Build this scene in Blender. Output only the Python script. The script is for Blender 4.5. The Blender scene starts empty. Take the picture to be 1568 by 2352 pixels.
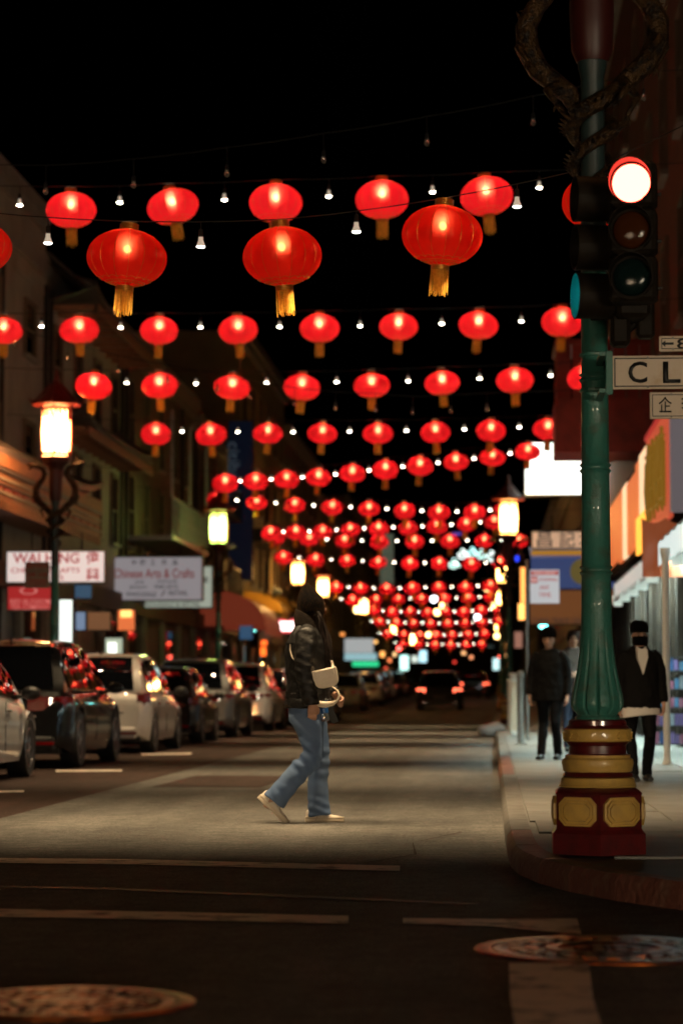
import bpy, bmesh, math, random
from mathutils import Vector, Matrix, Euler
random.seed(11)
R = math.radians
PI = math.pi
sc = bpy.context.scene
C = sc.collection

# ------------------------------------------------------------------ camera
CAM = Vector((0.0, 0.0, 0.96))
PITCH, YAW, FP = R(4.243), R(3.535), 85.0 / 24.0 * 1568.0
cd = bpy.data.cameras.new('street_camera')
cam = bpy.data.objects.new('street_camera', cd)
C.objects.link(cam)
cam.location = CAM
cam.rotation_euler = (R(90) + PITCH, 0, YAW)
cd.sensor_fit = 'HORIZONTAL'
cd.sensor_width = 24.0
cd.lens = 85.0
cd.clip_end = 1500
cd.dof.use_dof = True
cd.dof.focus_distance = 14.8
cd.dof.aperture_fstop = 2.3
sc.camera = cam
CROT = cam.rotation_euler.to_matrix()

# ------------------------------------------------------------------ night sky, exposure
w = bpy.data.worlds.new('World')
sc.world = w
w.use_nodes = True
nt = w.node_tree
bgn = nt.nodes['Background']
sky = nt.nodes.new('ShaderNodeTexSky')
sky.sky_type = 'NISHITA'
sky.sun_disc = False
sky.sun_elevation = R(-8)
sky.sun_rotation = R(200)
nt.links.new(sky.outputs[0], bgn.inputs[0])
bgn.inputs[1].default_value = 0.012
sc.view_settings.view_transform = 'Standard'
sc.view_settings.look = 'None'
sc.view_settings.exposure = 0.0
sc.view_settings.gamma = 1.0
cy = sc.cycles
cy.use_light_tree = True
cy.max_bounces = 6
cy.diffuse_bounces = 2
cy.glossy_bounces = 3
cy.transmission_bounces = 4
cy.transparent_max_bounces = 10
cy.sample_clamp_indirect = 30.0
cy.sample_clamp_direct = 0.0
cy.caustics_reflective = False
cy.caustics_refractive = False
cy.use_denoising = True
cy.blur_glossy = 0.05


def at(px, py, Y):
    """a point of the place at distance Y down the street"""
    d = CROT @ Vector(((px - 784.0) / FP, -(py - 1176.0) / FP, -1.0))
    return CAM + d * (Y / d.y)


def gnd(px, py, z=0.0):
    d = CROT @ Vector(((px - 784.0) / FP, -(py - 1176.0) / FP, -1.0))
    return CAM + d * ((z - CAM.z) / d.z)


def gz(Y):
    """the street climbs gently beyond the next crossing"""
    return 0.0 if Y < 85 else min((Y - 85) * 0.012, 0.6)


# ------------------------------------------------------------------ mesh builder
class MB:
    def __init__(s):
        s.v = []
        s.f = []

    def add(s, vs, fs):
        o = len(s.v)
        s.v += [tuple(p) for p in vs]
        s.f += [tuple(i + o for i in f) for f in fs]
        return s

    def box(s, x0, x1, y0, y1, z0, z1):
        return s.add([(x0, y0, z0), (x1, y0, z0), (x1, y1, z0), (x0, y1, z0), (x0, y0, z1), (x1, y0, z1), (x1, y1, z1), (x0, y1, z1)],
                     [(0, 3, 2, 1), (4, 5, 6, 7), (0, 1, 5, 4), (1, 2, 6, 5), (2, 3, 7, 6), (3, 0, 4, 7)])

    def obox(s, c, hs, m=None):
        m = m or Matrix.Identity(3)
        c = Vector(c)
        o = MB().box(-hs[0], hs[0], -hs[1], hs[1], -hs[2], hs[2])
        return s.add([c + m @ Vector(p) for p in o.v], o.f)

    def cbox(s, x0, x1, y0, y1, z0, z1, b=0.02):
        """box with chamfered edges along its vertical and horizontal rims"""
        rings = []
        for z, i in ((z0, b), (z0 + b, 0), (z1 - b, 0), (z1, b)):
            a, c, d, e = x0 + i, x1 - i, y0 + i, y1 - i
            k = b
            rings.append([(a + k, d, z), (c - k, d, z), (c, d + k, z), (c, e - k, z), (c - k, e, z), (a + k, e, z), (a, e - k, z), (a, d + k, z)])
        return s.loft(rings, True, True)

    def loft(s, rings, c0=True, c1=True, closed=True):
        n = len(rings[0])
        vs = [p for r in rings for p in r]
        fs = []
        for i in range(len(rings) - 1):
            for j in range(n if closed else n - 1):
                k = (j + 1) % n
                fs.append((i * n + j, i * n + k, (i + 1) * n + k, (i + 1) * n + j))
        if c0:
            fs.append(tuple(range(n - 1, -1, -1)))
        if c1:
            fs.append(tuple(range((len(rings) - 1) * n, len(rings) * n)))
        return s.add(vs, fs)

    def tube(s, pts, r, n=8, side=None, caps=True, flat=1.0):
        pts = [Vector(p) for p in pts]
        if not isinstance(r, (list, tuple)):
            r = [r] * len(pts)
        rings = []
        prev = None
        for i, p in enumerate(pts):
            t = (pts[min(i + 1, len(pts) - 1)] - pts[max(i - 1, 0)])
            t = t.normalized() if t.length > 1e-9 else Vector((0, 0, 1))
            if side is not None:
                b = Vector(side)
            elif prev is None:
                b = Vector((0, 1, 0)) if abs(t.y) < 0.9 else Vector((1, 0, 0))
            else:
                b = prev
            a = b.cross(t)
            if a.length < 1e-6:
                a = Vector((1, 0, 0))
            a.normalize()
            b = t.cross(a).normalized()
            prev = b
            ra, rb = (r[i] if isinstance(r[i], (list, tuple)) else (r[i], r[i] * flat))
            rings.append([p + a * ra * math.cos(2 * PI * j / n) + b * rb * math.sin(2 * PI * j / n) for j in range(n)])
        return s.loft(rings, caps, caps)

    def lathe(s, prof, n=24, c=(0, 0, 0), ph=0.0, rad=None, caps=True, ax='z'):
        rings = []
        for r, z in prof:
            ring = []
            for j in range(n):
                a = ph + 2 * PI * j / n
                q = r * (rad(a, z) if rad else 1.0)
                p = (q * math.cos(a), q * math.sin(a), z)
                if ax == 'x':
                    p = (p[2], p[0], p[1])
                if ax == 'y':
                    p = (p[0], p[2], p[1])
                ring.append((p[0] + c[0], p[1] + c[1], p[2] + c[2]))
            rings.append(ring)
        return s.loft(rings, caps, caps)

    def ell(s, c, rx, ry, rz, n=16, m=10):
        prof = []
        rings = []
        for i in range(m + 1):
            t = PI * i / m
            q = max(math.sin(t), 0.02)
            rings.append([(c[0] + rx * q * math.cos(2 * PI * j / n), c[1] + ry * q * math.sin(2 * PI * j / n), c[2] - rz * math.cos(t)) for j in range(n)])
        return s.loft(rings, True, True)

    def prism(s, poly, y0, y1):
        """poly in x,z extruded along y"""
        n = len(poly)
        vs = [(x, y0, z) for x, z in poly] + [(x, y1, z) for x, z in poly]
        fs = [tuple(range(n)), tuple(range(2 * n - 1, n - 1, -1))] + [(i, (i + 1) % n, n + (i + 1) % n, n + i) for i in range(n)]
        return s.add(vs, fs)

    def slab(s, poly, z0, z1):
        """poly in x,y extruded upwards"""
        n = len(poly)
        vs = [(x, y, z0) for x, y in poly] + [(x, y, z1) for x, y in poly]
        fs = [tuple(range(n)), tuple(range(2 * n - 1, n - 1, -1))] + [(i, (i + 1) % n, n + (i + 1) % n, n + i) for i in range(n)]
        return s.add(vs, fs)

    def quad(s, a, b, c, d):
        return s.add([a, b, c, d], [(0, 1, 2, 3)])

    def mesh(s, name, mat, smooth=None):
        me = bpy.data.meshes.new(name)
        me.from_pydata(s.v, [], s.f)
        bm = bmesh.new()
        bm.from_mesh(me)
        bmesh.ops.recalc_face_normals(bm, faces=bm.faces)
        bm.to_mesh(me)
        bm.free()
        if smooth:
            me.polygons.foreach_set('use_smooth', [True] * len(me.polygons))
            if smooth < 179:
                me.set_sharp_from_angle(angle=R(smooth))
        me.materials.append(mat)
        return me

    def build(s, name, mat, parent=None, smooth=None, loc=None, rot=None):
        return inst(name, s.mesh(name, mat, smooth), parent, loc, rot)


def inst(name, me, parent=None, loc=None, rot=None, scale=None):
    o = bpy.data.objects.new(name, me)
    C.objects.link(o)
    o.parent = parent
    if loc is not None:
        o.location = loc
    if rot is not None:
        o.rotation_euler = rot
    if scale is not None:
        o.scale = scale if isinstance(scale, (tuple, list)) else (scale,) * 3
    return o


def tag(o, label, cat, group=None, kind=None):
    if label:
        o['label'] = label
    if cat:
        o['category'] = cat
    if group:
        o['group'] = group
    if kind:
        o['kind'] = kind
    return o


def empty(name, loc, label, cat, group=None, rz=0.0):
    o = bpy.data.objects.new(name, None)
    C.objects.link(o)
    o.location = loc
    o.rotation_euler = (0, 0, rz)
    o.empty_display_size = 0.2
    return tag(o, label, cat, group)


def structure(o):
    o['kind'] = 'structure'
    return o


def copy_tree(o, parent=None):
    c = o.copy()
    C.objects.link(c)
    c.parent = parent
    for ch in list(o.children):
        copy_tree(ch, c)
    return c


# ------------------------------------------------------------------ materials
def mat(name, col, rough=0.5, metal=0.0, noise=None, bump=None, emit=None, coat=0.0, spec=0.5, sheen=None, alpha=None, trans=0.0, aniso=0.0):
    m = bpy.data.materials.new(name)
    m.use_nodes = True
    t = m.node_tree
    b = t.nodes['Principled BSDF']
    b.inputs['Base Color'].default_value = (*col, 1)
    b.inputs['Roughness'].default_value = rough
    b.inputs['Metallic'].default_value = metal
    b.inputs['Specular IOR Level'].default_value = spec
    b.inputs['Coat Weight'].default_value = coat
    b.inputs['Coat Roughness'].default_value = 0.025
    b.inputs['Transmission Weight'].default_value = trans
    if sheen:
        b.inputs['Sheen Weight'].default_value = sheen[0]
        b.inputs['Sheen Tint'].default_value = (*sheen[1], 1)
        b.inputs['Sheen Roughness'].default_value = 0.4
    if emit:
        b.inputs['Emission Color'].default_value = (*emit[0], 1)
        b.inputs['Emission Strength'].default_value = emit[1]
    tc = None
    if noise or bump:
        tc = t.nodes.new('ShaderNodeTexCoord')
    if noise:
        # (scale, second colour, low, high[, roughness shift])
        nz = t.nodes.new('ShaderNodeTexNoise')
        nz.inputs['Scale'].default_value = noise[0]
        nz.inputs['Detail'].default_value = 6
        nz.inputs['Roughness'].default_value = 0.62
        t.links.new(tc.outputs['Object'], nz.inputs['Vector'])
        rp = t.nodes.new('ShaderNodeValToRGB')
        rp.color_ramp.elements[0].position = noise[2]
        rp.color_ramp.elements[1].position = noise[3]
        rp.color_ramp.elements[0].color = (*col, 1)
        rp.color_ramp.elements[1].color = (*noise[1], 1)
        t.links.new(nz.outputs['Fac'], rp.inputs[0])
        t.links.new(rp.outputs[0], b.inputs['Base Color'])
        if len(noise) > 4:
            mr = t.nodes.new('ShaderNodeMapRange')
            mr.inputs['To Min'].default_value = rough
            mr.inputs['To Max'].default_value = rough + noise[4]
            t.links.new(nz.outputs['Fac'], mr.inputs[0])
            t.links.new(mr.outputs[0], b.inputs['Roughness'])
    if bump:
        bz = t.nodes.new('ShaderNodeTexNoise')
        bz.inputs['Scale'].default_value = bump[0]
        bz.inputs['Detail'].default_value = 4
        t.links.new(tc.outputs['Object'], bz.inputs['Vector'])
        bp = t.nodes.new('ShaderNodeBump')
        bp.inputs['Strength'].default_value = bump[1]
        bp.inputs['Distance'].default_value = bump[2] if len(bump) > 2 else 0.01
        t.links.new(bz.outputs['Fac'], bp.inputs['Height'])
        t.links.new(bp.outputs[0], b.inputs['Normal'])
    return m


def glow(name, col, strength):
    m = bpy.data.materials.new(name)
    m.use_nodes = True
    t = m.node_tree
    t.nodes.remove(t.nodes['Principled BSDF'])
    e = t.nodes.new('ShaderNodeEmission')
    e.inputs[0].default_value = (*col, 1)
    e.inputs[1].default_value = strength
    t.links.new(e.outputs[0], t.nodes['Material Output'].inputs[0])
    return m


def pane_mat(name, col, strength):
    """glowing lamp glass that also lets the bulb's own light through"""
    m = glow(name, col, strength)
    t = m.node_tree
    tp = t.nodes.new('ShaderNodeBsdfTransparent')
    tp.inputs[0].default_value = (.9, .9, .9, 1)
    ad = t.nodes.new('ShaderNodeAddShader')
    t.links.new(t.nodes['Emission'].outputs[0], ad.inputs[0])
    t.links.new(tp.outputs[0], ad.inputs[1])
    t.links.new(ad.outputs[0], t.nodes['Material Output'].inputs[0])
    return m


def asphalt_mat(name, base, other, crack=True):
    m = bpy.data.materials.new(name)
    m.use_nodes = True
    t = m.node_tree
    b = t.nodes['Principled BSDF']
    L = t.links.new
    tc = t.nodes.new('ShaderNodeTexCoord')

    def noise(s, d=5, r=0.6):
        n = t.nodes.new('ShaderNodeTexNoise')
        n.inputs['Scale'].default_value = s
        n.inputs['Detail'].default_value = d
        n.inputs['Roughness'].default_value = r
        L(tc.outputs['Object'], n.inputs['Vector'])
        return n
    big, fine = noise(0.55, 6, 0.65), noise(42.0, 5, 0.8)
    grit = t.nodes.new('ShaderNodeTexVoronoi')
    grit.inputs['Scale'].default_value = 95.0
    L(tc.outputs['Object'], grit.inputs['Vector'])
    rp = t.nodes.new('ShaderNodeValToRGB')
    rp.color_ramp.elements[0].position, rp.color_ramp.elements[1].position = 0.34, 0.68
    rp.color_ramp.elements[0].color, rp.color_ramp.elements[1].color = (*base, 1), (*other, 1)
    L(big.outputs['Fac'], rp.inputs[0])
    mr = t.nodes.new('ShaderNodeMapRange')
    mr.inputs['From Min'].default_value, mr.inputs['From Max'].default_value = 0.3, 0.72
    mr.inputs['To Min'].default_value, mr.inputs['To Max'].default_value = 0.25, 1.95
    L(fine.outputs['Fac'], mr.inputs[0])
    mx = t.nodes.new('ShaderNodeMix')
    mx.data_type = 'RGBA'
    mx.blend_type = 'MULTIPLY'
    mx.inputs[0].default_value = 1.0
    L(rp.outputs[0], mx.inputs[6])
    L(mr.outputs[0], mx.inputs[7])
    mid = noise(7.0, 8, 0.75)
    m4 = t.nodes.new('ShaderNodeMapRange')
    m4.inputs['From Min'].default_value, m4.inputs['From Max'].default_value = 0.3, 0.7
    m4.inputs['To Min'].default_value, m4.inputs['To Max'].default_value = 0.62, 1.42
    L(mid.outputs['Fac'], m4.inputs[0])
    mx2 = t.nodes.new('ShaderNodeMix')
    mx2.data_type = 'RGBA'
    mx2.blend_type = 'MULTIPLY'
    mx2.inputs[0].default_value = 1.0
    L(mx.outputs[2], mx2.inputs[6])
    L(m4.outputs[0], mx2.inputs[7])
    mp = t.nodes.new('ShaderNodeMapping')
    mp.inputs['Scale'].default_value = (1.7, 0.10, 1.0)
    L(tc.outputs['Object'], mp.inputs[0])
    stn = t.nodes.new('ShaderNodeTexNoise')
    stn.inputs['Scale'].default_value = 1.0
    stn.inputs['Detail'].default_value = 7
    stn.inputs['Roughness'].default_value = 0.6
    L(mp.outputs[0], stn.inputs['Vector'])
    m5 = t.nodes.new('ShaderNodeMapRange')
    m5.inputs['From Min'].default_value, m5.inputs['From Max'].default_value = 0.32, 0.68
    m5.inputs['To Min'].default_value, m5.inputs['To Max'].default_value = 0.72, 1.25
    L(stn.outputs['Fac'], m5.inputs[0])
    mx3 = t.nodes.new('ShaderNodeMix')
    mx3.data_type = 'RGBA'
    mx3.blend_type = 'MULTIPLY'
    mx3.inputs[0].default_value = 1.0
    L(mx2.outputs[2], mx3.inputs[6])
    L(m5.outputs[0], mx3.inputs[7])
    L(mx3.outputs[2], b.inputs['Base Color'])
    b.inputs['Roughness'].default_value = 0.8
    b.inputs['Specular IOR Level'].default_value = 0.14
    ad = t.nodes.new('ShaderNodeMath')
    ad.operation = 'ADD'
    L(fine.outputs['Fac'], ad.inputs[0])
    L(grit.outputs['Distance'], ad.inputs[1])
    bp = t.nodes.new('ShaderNodeBump')
    bp.inputs['Strength'].default_value = 0.55
    bp.inputs['Distance'].default_value = 0.012
    L(ad.outputs[0], bp.inputs['Height'])
    L(bp.outputs[0], b.inputs['Normal'])
    return m


def worn_paint(name, paint, under, lo, hi):
    m = mat(name, under, 0.6, noise=(5.0, paint, lo, hi), bump=(90, 0.5, 0.004))
    return m


def silk_mat(name, glowcol=(0.95, 0.018, 0.040)):
    """red lantern silk: translucent, lit by the bulb that hangs inside"""
    m = bpy.data.materials.new(name)
    m.use_nodes = True
    t = m.node_tree
    L = t.links.new
    t.nodes.remove(t.nodes['Principled BSDF'])
    tc = t.nodes.new('ShaderNodeTexCoord')
    nz = t.nodes.new('ShaderNodeTexNoise')
    nz.inputs['Scale'].default_value = 6.0
    nz.inputs['Detail'].default_value = 4
    L(tc.outputs['Object'], nz.inputs['Vector'])
    rp = t.nodes.new('ShaderNodeValToRGB')
    rp.color_ramp.elements[0].position, rp.color_ramp.elements[1].position = 0.3, 0.7
    rp.color_ramp.elements[0].color = (glowcol[0] * 0.86, glowcol[1], glowcol[2], 1)
    rp.color_ramp.elements[1].color = (*glowcol, 1)
    L(nz.outputs['Fac'], rp.inputs[0])
    tl = t.nodes.new('ShaderNodeBsdfTranslucent')
    L(rp.outputs[0], tl.inputs[0])
    df = t.nodes.new('ShaderNodeBsdfDiffuse')
    df.inputs[0].default_value = (0.50, 0.02, 0.012, 1)
    gl = t.nodes.new('ShaderNodeBsdfGlossy')
    gl.inputs[0].default_value = (1.0, 0.35, 0.2, 1)
    gl.inputs['Roughness'].default_value = 0.32
    tp = t.nodes.new('ShaderNodeBsdfTransparent')
    tp.inputs[0].default_value = (1.0, 0.34, 0.14, 1)
    rf = t.nodes.new('ShaderNodeBsdfRefraction')
    rf.inputs[0].default_value = (1.0, 0.13, 0.085, 1)
    rf.inputs['Roughness'].default_value = 0.62
    rf.inputs['IOR'].default_value = 1.28
    wv = t.nodes.new('ShaderNodeTexWave')
    wv.inputs['Scale'].default_value = 55.0
    wv.bands_direction = 'Z'
    L(tc.outputs['Object'], wv.inputs['Vector'])
    bp = t.nodes.new('ShaderNodeBump')
    bp.inputs['Strength'].default_value = 0.12
    bp.inputs['Distance'].default_value = 0.004
    L(wv.outputs['Fac'], bp.inputs['Height'])
    L(bp.outputs[0], gl.inputs['Normal'])
    m1 = t.nodes.new('ShaderNodeMixShader')
    m1.inputs[0].default_value = 0.12
    L(tl.outputs[0], m1.inputs[1])
    L(df.outputs[0], m1.inputs[2])
    m2 = t.nodes.new('ShaderNodeMixShader')
    m2.inputs[0].default_value = 0.07
    L(m1.outputs[0], m2.inputs[1])
    L(gl.outputs[0], m2.inputs[2])
    mf = t.nodes.new('ShaderNodeMixShader')
    mf.inputs[0].default_value = 0.23
    L(m2.outputs[0], mf.inputs[1])
    L(rf.outputs[0], mf.inputs[2])
    m3 = t.nodes.new('ShaderNodeMixShader')
    m3.inputs[0].default_value = 0.07
    L(mf.outputs[0], m3.inputs[1])
    L(tp.outputs[0], m3.inputs[2])
    L(m3.outputs[0], t.nodes['Material Output'].inputs[0])
    return m


M = {}
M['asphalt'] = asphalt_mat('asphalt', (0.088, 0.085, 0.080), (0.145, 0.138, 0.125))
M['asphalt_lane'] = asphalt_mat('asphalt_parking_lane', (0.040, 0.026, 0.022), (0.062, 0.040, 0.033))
M['concrete'] = mat('sidewalk_concrete', (0.20, 0.195, 0.18), 0.7, noise=(1.6, (0.13, 0.125, 0.115), 0.4, 0.7), bump=(60, 0.3, 0.004))
M['kerb_red'] = mat('worn_red_kerb', (0.16, 0.055, 0.035), 0.6, noise=(9, (0.24, 0.15, 0.10), 0.5, 0.75), bump=(25, 0.7, 0.02))
M['kerb'] = mat('kerb_concrete', (0.17, 0.16, 0.145), 0.7, noise=(6, (0.10, 0.09, 0.08), 0.45, 0.7), bump=(30, 0.6, 0.012))
M['paint'] = worn_paint('worn_road_paint', (0.72, 0.64, 0.54), (0.10, 0.09, 0.08), 0.36, 0.48)
M['iron'] = mat('manhole_iron', (0.030, 0.010, 0.004), 0.36, 1.0, noise=(9, (0.34, 0.085, 0.014), 0.44, 0.66), bump=(30, 0.4, 0.006))  # orange put into the metal to imitate the warm lamp reflection
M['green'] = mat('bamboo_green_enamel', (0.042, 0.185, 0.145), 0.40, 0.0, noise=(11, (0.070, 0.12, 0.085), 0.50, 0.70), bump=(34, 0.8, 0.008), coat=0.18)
M['maroon'] = mat('maroon_enamel', (0.10, 0.007, 0.007), 0.35, noise=(16, (0.05, 0.008, 0.008), 0.4, 0.7), bump=(30, 0.25, 0.004), coat=0.3)
M['yellow'] = mat('ochre_enamel', (0.60, 0.37, 0.085), 0.40, noise=(12, (0.44, 0.28, 0.08), 0.45, 0.75), bump=(35, 0.3, 0.005), coat=0.2)
M['shaft_top'] = mat('dimmed_teal_enamel', (0.020, 0.042, 0.042), 0.45, noise=(12, (0.028, 0.036, 0.034), 0.4, 0.7), bump=(26, 0.3, 0.004))  # blue-grey upper shaft, its colour darkened for weaker light up there
M['dragon'] = mat('gilded_dragon', (0.075, 0.038, 0.011), 0.42, 0.5, noise=(22, (0.010, 0.006, 0.004), 0.44, 0.58), bump=(60, 1.0, 0.02))  # gilding darkened in colour too, for the dimness up the post
M['red_lac'] = mat('red_lacquer', (0.20, 0.018, 0.010), 0.4, noise=(10, (0.12, 0.015, 0.01), 0.4, 0.7))
M['column_red'] = mat('dark_red_column', (0.05, 0.007, 0.005), 0.45)  # red darkened in colour, imitating the dim light below the lantern
M['gold'] = mat('gold_thread', (0.62, 0.34, 0.05), 0.42, 0.35)
M['gold_rib'] = mat('gold_rib', (0.55, 0.26, 0.04), 0.35, 0.6)
M['tassel'] = mat('tassel_gold', (0.92, 0.56, 0.07), 0.7, noise=(40, (0.62, 0.30, 0.03), 0.42, 0.6))
_t = M['tassel'].node_tree
_tl = _t.nodes.new('ShaderNodeBsdfTranslucent')
_tl.inputs[0].default_value = (0.95, 0.50, 0.06, 1)
_mx = _t.nodes.new('ShaderNodeMixShader')
_mx.inputs[0].default_value = 0.4
_t.links.new(_t.nodes['Principled BSDF'].outputs[0], _mx.inputs[1])
_t.links.new(_tl.outputs[0], _mx.inputs[2])
_t.links.new(_mx.outputs[0], _t.nodes['Material Output'].inputs[0])
M['silk'] = silk_mat('lantern_silk')
M['silk_near'] = silk_mat('lantern_silk_deep', (0.92, 0.012, 0.010))
M['black'] = mat('black_rubber', (0.008, 0.008, 0.008), 0.6)
M['dark'] = mat('dark_metal', (0.02, 0.018, 0.016), 0.5, 0.4)
M['signal'] = mat('signal_housing', (0.010, 0.007, 0.004), 0.6, spec=.15, noise=(12, (0.016, 0.010, 0.005), 0.4, 0.7))
M['dark_wood'] = mat('dark_shop_wood', (0.020, 0.014, 0.010), 0.9, spec=.1, noise=(4, (0.012, 0.009, 0.007), 0.4, 0.7))
M['steel'] = mat('galvanised_steel', (0.30, 0.30, 0.29), 0.42, 0.7, noise=(14, (0.2, 0.2, 0.19), 0.4, 0.7))
M['glass'] = mat('dark_window_glass', (0.004, 0.0045, 0.006), 0.025, 0.0, spec=0.5)
M['white_plastic'] = mat('bulb_plastic', (0.65, 0.6, 0.52), 0.4, emit=((1, .86, .66), 0.35))
M['white'] = mat('white_enamel', (0.72, 0.70, 0.66), 0.45, noise=(9, (0.58, 0.52, 0.44), 0.55, 0.8))
M['ink'] = mat('black_lettering', (0.008, 0.008, 0.008), 0.5)
M['redink'] = mat('red_lettering', (0.42, 0.02, 0.02), 0.5)
M['bluink'] = mat('blue_lettering', (0.04, 0.10, 0.30), 0.5)


# ------------------------------------------------------------------ lettering
def text(body, W, H, m, parent, loc, rot=(R(90), 0, 0), bold=0.0, ext=0.003, name='lettering', mirror=False):
    cu = bpy.data.curves.new(name, 'FONT')
    cu.body = body
    cu.size = 1.0
    cu.offset = bold
    cu.resolution_u = 3
    cu.align_x = 'CENTER'
    tmp = bpy.data.objects.new('tmp_text', cu)
    C.objects.link(tmp)
    dg = bpy.context.evaluated_depsgraph_get()
    me = bpy.data.meshes.new_from_object(tmp.evaluated_get(dg))
    bpy.data.objects.remove(tmp)
    bpy.data.curves.remove(cu)
    if len(me.vertices) == 0:
        return None
    xs = [v.co.x for v in me.vertices]
    ys = [v.co.y for v in me.vertices]
    x0, x1, y0, y1 = min(xs), max(xs), min(ys), max(ys)
    sy = H / max(y1 - y0, 1e-6)
    sx = W / max(x1 - x0, 1e-6) if W else sy
    bm = bmesh.new()
    bm.from_mesh(me)
    for v in bm.verts:
        v.co.x = (v.co.x - (x0 + x1) / 2) * sx
        v.co.y = (v.co.y - (y0 + y1) / 2) * sy
    bmesh.ops.solidify(bm, geom=bm.faces[:], thickness=-ext)
    bm.to_mesh(me)
    bm.free()
    me.materials.clear()
    me.materials.append(m)
    me.name = name
    return inst(name, me, parent, loc, rot)

# ================================================================== THE SETTING: ground
XR, XL = 0.08, -7.1          # right and left kerb lines
FR, FL = 3.0, -9.7           # right and left facade lines
ys = [-60, 5, 30, 60, 85, 95, 110, 135, 200, 900]
g = MB()
vs, fs = [], []
for i, y in enumerate(ys):
    for x in (-400, -40, -10, -3.7, 0, 4, 40, 400):
        vs.append((x, y, gz(y)))
for i in range(len(ys) - 1):
    for j in range(7):
        a = i * 8 + j
        fs.append((a, a + 1, a + 9, a + 8))
structure(g.add(vs, fs).build('road', M['asphalt']))
lane = MB()
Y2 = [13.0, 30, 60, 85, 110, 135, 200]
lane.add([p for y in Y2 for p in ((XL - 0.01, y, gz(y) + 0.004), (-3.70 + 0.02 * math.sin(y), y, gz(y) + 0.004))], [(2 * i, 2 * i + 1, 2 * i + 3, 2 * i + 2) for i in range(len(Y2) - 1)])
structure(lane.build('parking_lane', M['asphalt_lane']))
KH = 0.12

# right kerb line (road side), from far up the street round the corner into the side street
corner = [(0.08, 15.6), (0.085, 14.8), (0.09, 14.0), (0.10, 13.35), (0.14, 12.8), (0.23, 12.25), (0.36, 11.75), (0.56, 11.25), (0.82, 10.8),
          (1.2, 10.35), (1.8, 9.95), (2.7, 9.6), (4.0, 9.3), (6.0, 9.05), (9.0, 8.8)]
straight = [(0.08, y) for y in (200, 135, 110, 85, 60, 30, 15.6)]


def offset(pl, d):
    out = []
    for i, p in enumerate(pl):
        a, b = pl[max(i - 1, 0)], pl[min(i + 1, len(pl) - 1)]
        t = Vector((b[0] - a[0], b[1] - a[1])).normalized()
        out.append((p[0] - t.y * d, p[1] + t.x * d))
    return out


inner = offset(corner, 0.15)
poly = [(0.23, y) for y in (60.0, 30.0)] + inner + [(9.0, 60.0)]
sw = MB()
sw.slab(poly, -0.05, KH - 0.012)
sw.add([(0.23, 60, KH - 0.012), (9, 60, KH - 0.012), (0.23, 85, KH - 0.012), (9, 85, KH - 0.012), (0.23, 135, gz(135) + KH - 0.012), (9, 135, gz(135) + KH - 0.012), (0.23, 260, .6 + KH), (9, 260, .6 + KH)],
       [(0, 1, 3, 2), (2, 3, 5, 4), (4, 5, 7, 6)])
sidewalk = structure(sw.build('sidewalk', M['concrete']))
# paving slabs, each a slab of its own with recessed joints
slab_me = {}
for iy in range(36):
    y0 = 15.9 + iy * 1.22
    for ix in range(3):
        x0 = 0.245 + ix * 0.93
        k = iy % 3
        if k not in slab_me:
            slab_me[k] = MB().cbox(0, 0.918, 0, 1.208, -0.03, 0.012, 0.004).mesh('paving_slab', M['concrete'])
        inst('paving_slab', slab_me[k], sidewalk, (x0, y0, KH - 0.012 + random.uniform(-0.002, 0.002)), (random.uniform(-.002, .002), random.uniform(-.003, .003), 0))
for x0, x1, y0, y1 in ((0.40, 1.52, 13.55, 14.62), (1.535, 2.66, 13.55, 14.62), (2.675, 3.9, 13.55, 14.62), (0.28, 1.52, 14.635, 15.88), (1.535, 2.66, 14.635, 15.88), (2.675, 3.9, 14.635, 15.88),
                       (0.62, 1.52, 12.45, 13.535), (1.535, 2.66, 12.45, 13.535), (2.675, 3.9, 12.45, 13.535), (1.15, 2.66, 11.3, 12.435), (2.675, 3.9, 11.3, 12.435)):
    MB().cbox(0, x1 - x0, 0, y1 - y0, -0.03, 0.012, 0.004).build('paving_slab', M['concrete'], sidewalk, loc=(x0, y0, KH - 0.012 + random.uniform(0, 0.002)))
# kerb stones
kerb = structure(MB().box(0.10, 0.20, 16, 60, -0.05, 0.02).build('kerb', M['kerb']))


def stone(p, q, pi, qi, m, rnd=0.02):
    p, q, pi, qi = [Vector((a[0], a[1], 0)) for a in (p, q, pi, qi)]
    d = (q - p).normalized() * 0.005
    p, q, pi, qi = p + d, q - d, pi + d, qi - d
    rings = []
    for a, b in ((p, pi), (p.lerp(q, .33), pi.lerp(qi, .33)), (p.lerp(q, .67), pi.lerp(qi, .67)), (q, qi)):
        n = (b - a)
        j = random.uniform(-.004, .004)
        rings.append([a + Vector((0, 0, -0.05)), a + n * 0.04 + Vector((0, 0, KH - 0.035)), a + n * 0.22 + Vector((0, 0, KH + j)), b + Vector((0, 0, KH + 0.002)), b + Vector((0, 0, -0.05))])
    MB().loft(rings).build('kerb_stone', m, kerb, 40)


for i in range(len(corner) - 1):
    red = 0 < i < 9
    stone(corner[i], corner[i + 1], inner[i], inner[i + 1], M['kerb_red'] if red else M['kerb'])
y = 15.6
while y < 84:
    stone((0.08, y + 1.8), (0.08, y), (0.23, y + 1.8), (0.23, y), M['kerb_red'] if 24 < y < 31 else M['kerb'])
    y += 1.8
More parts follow.
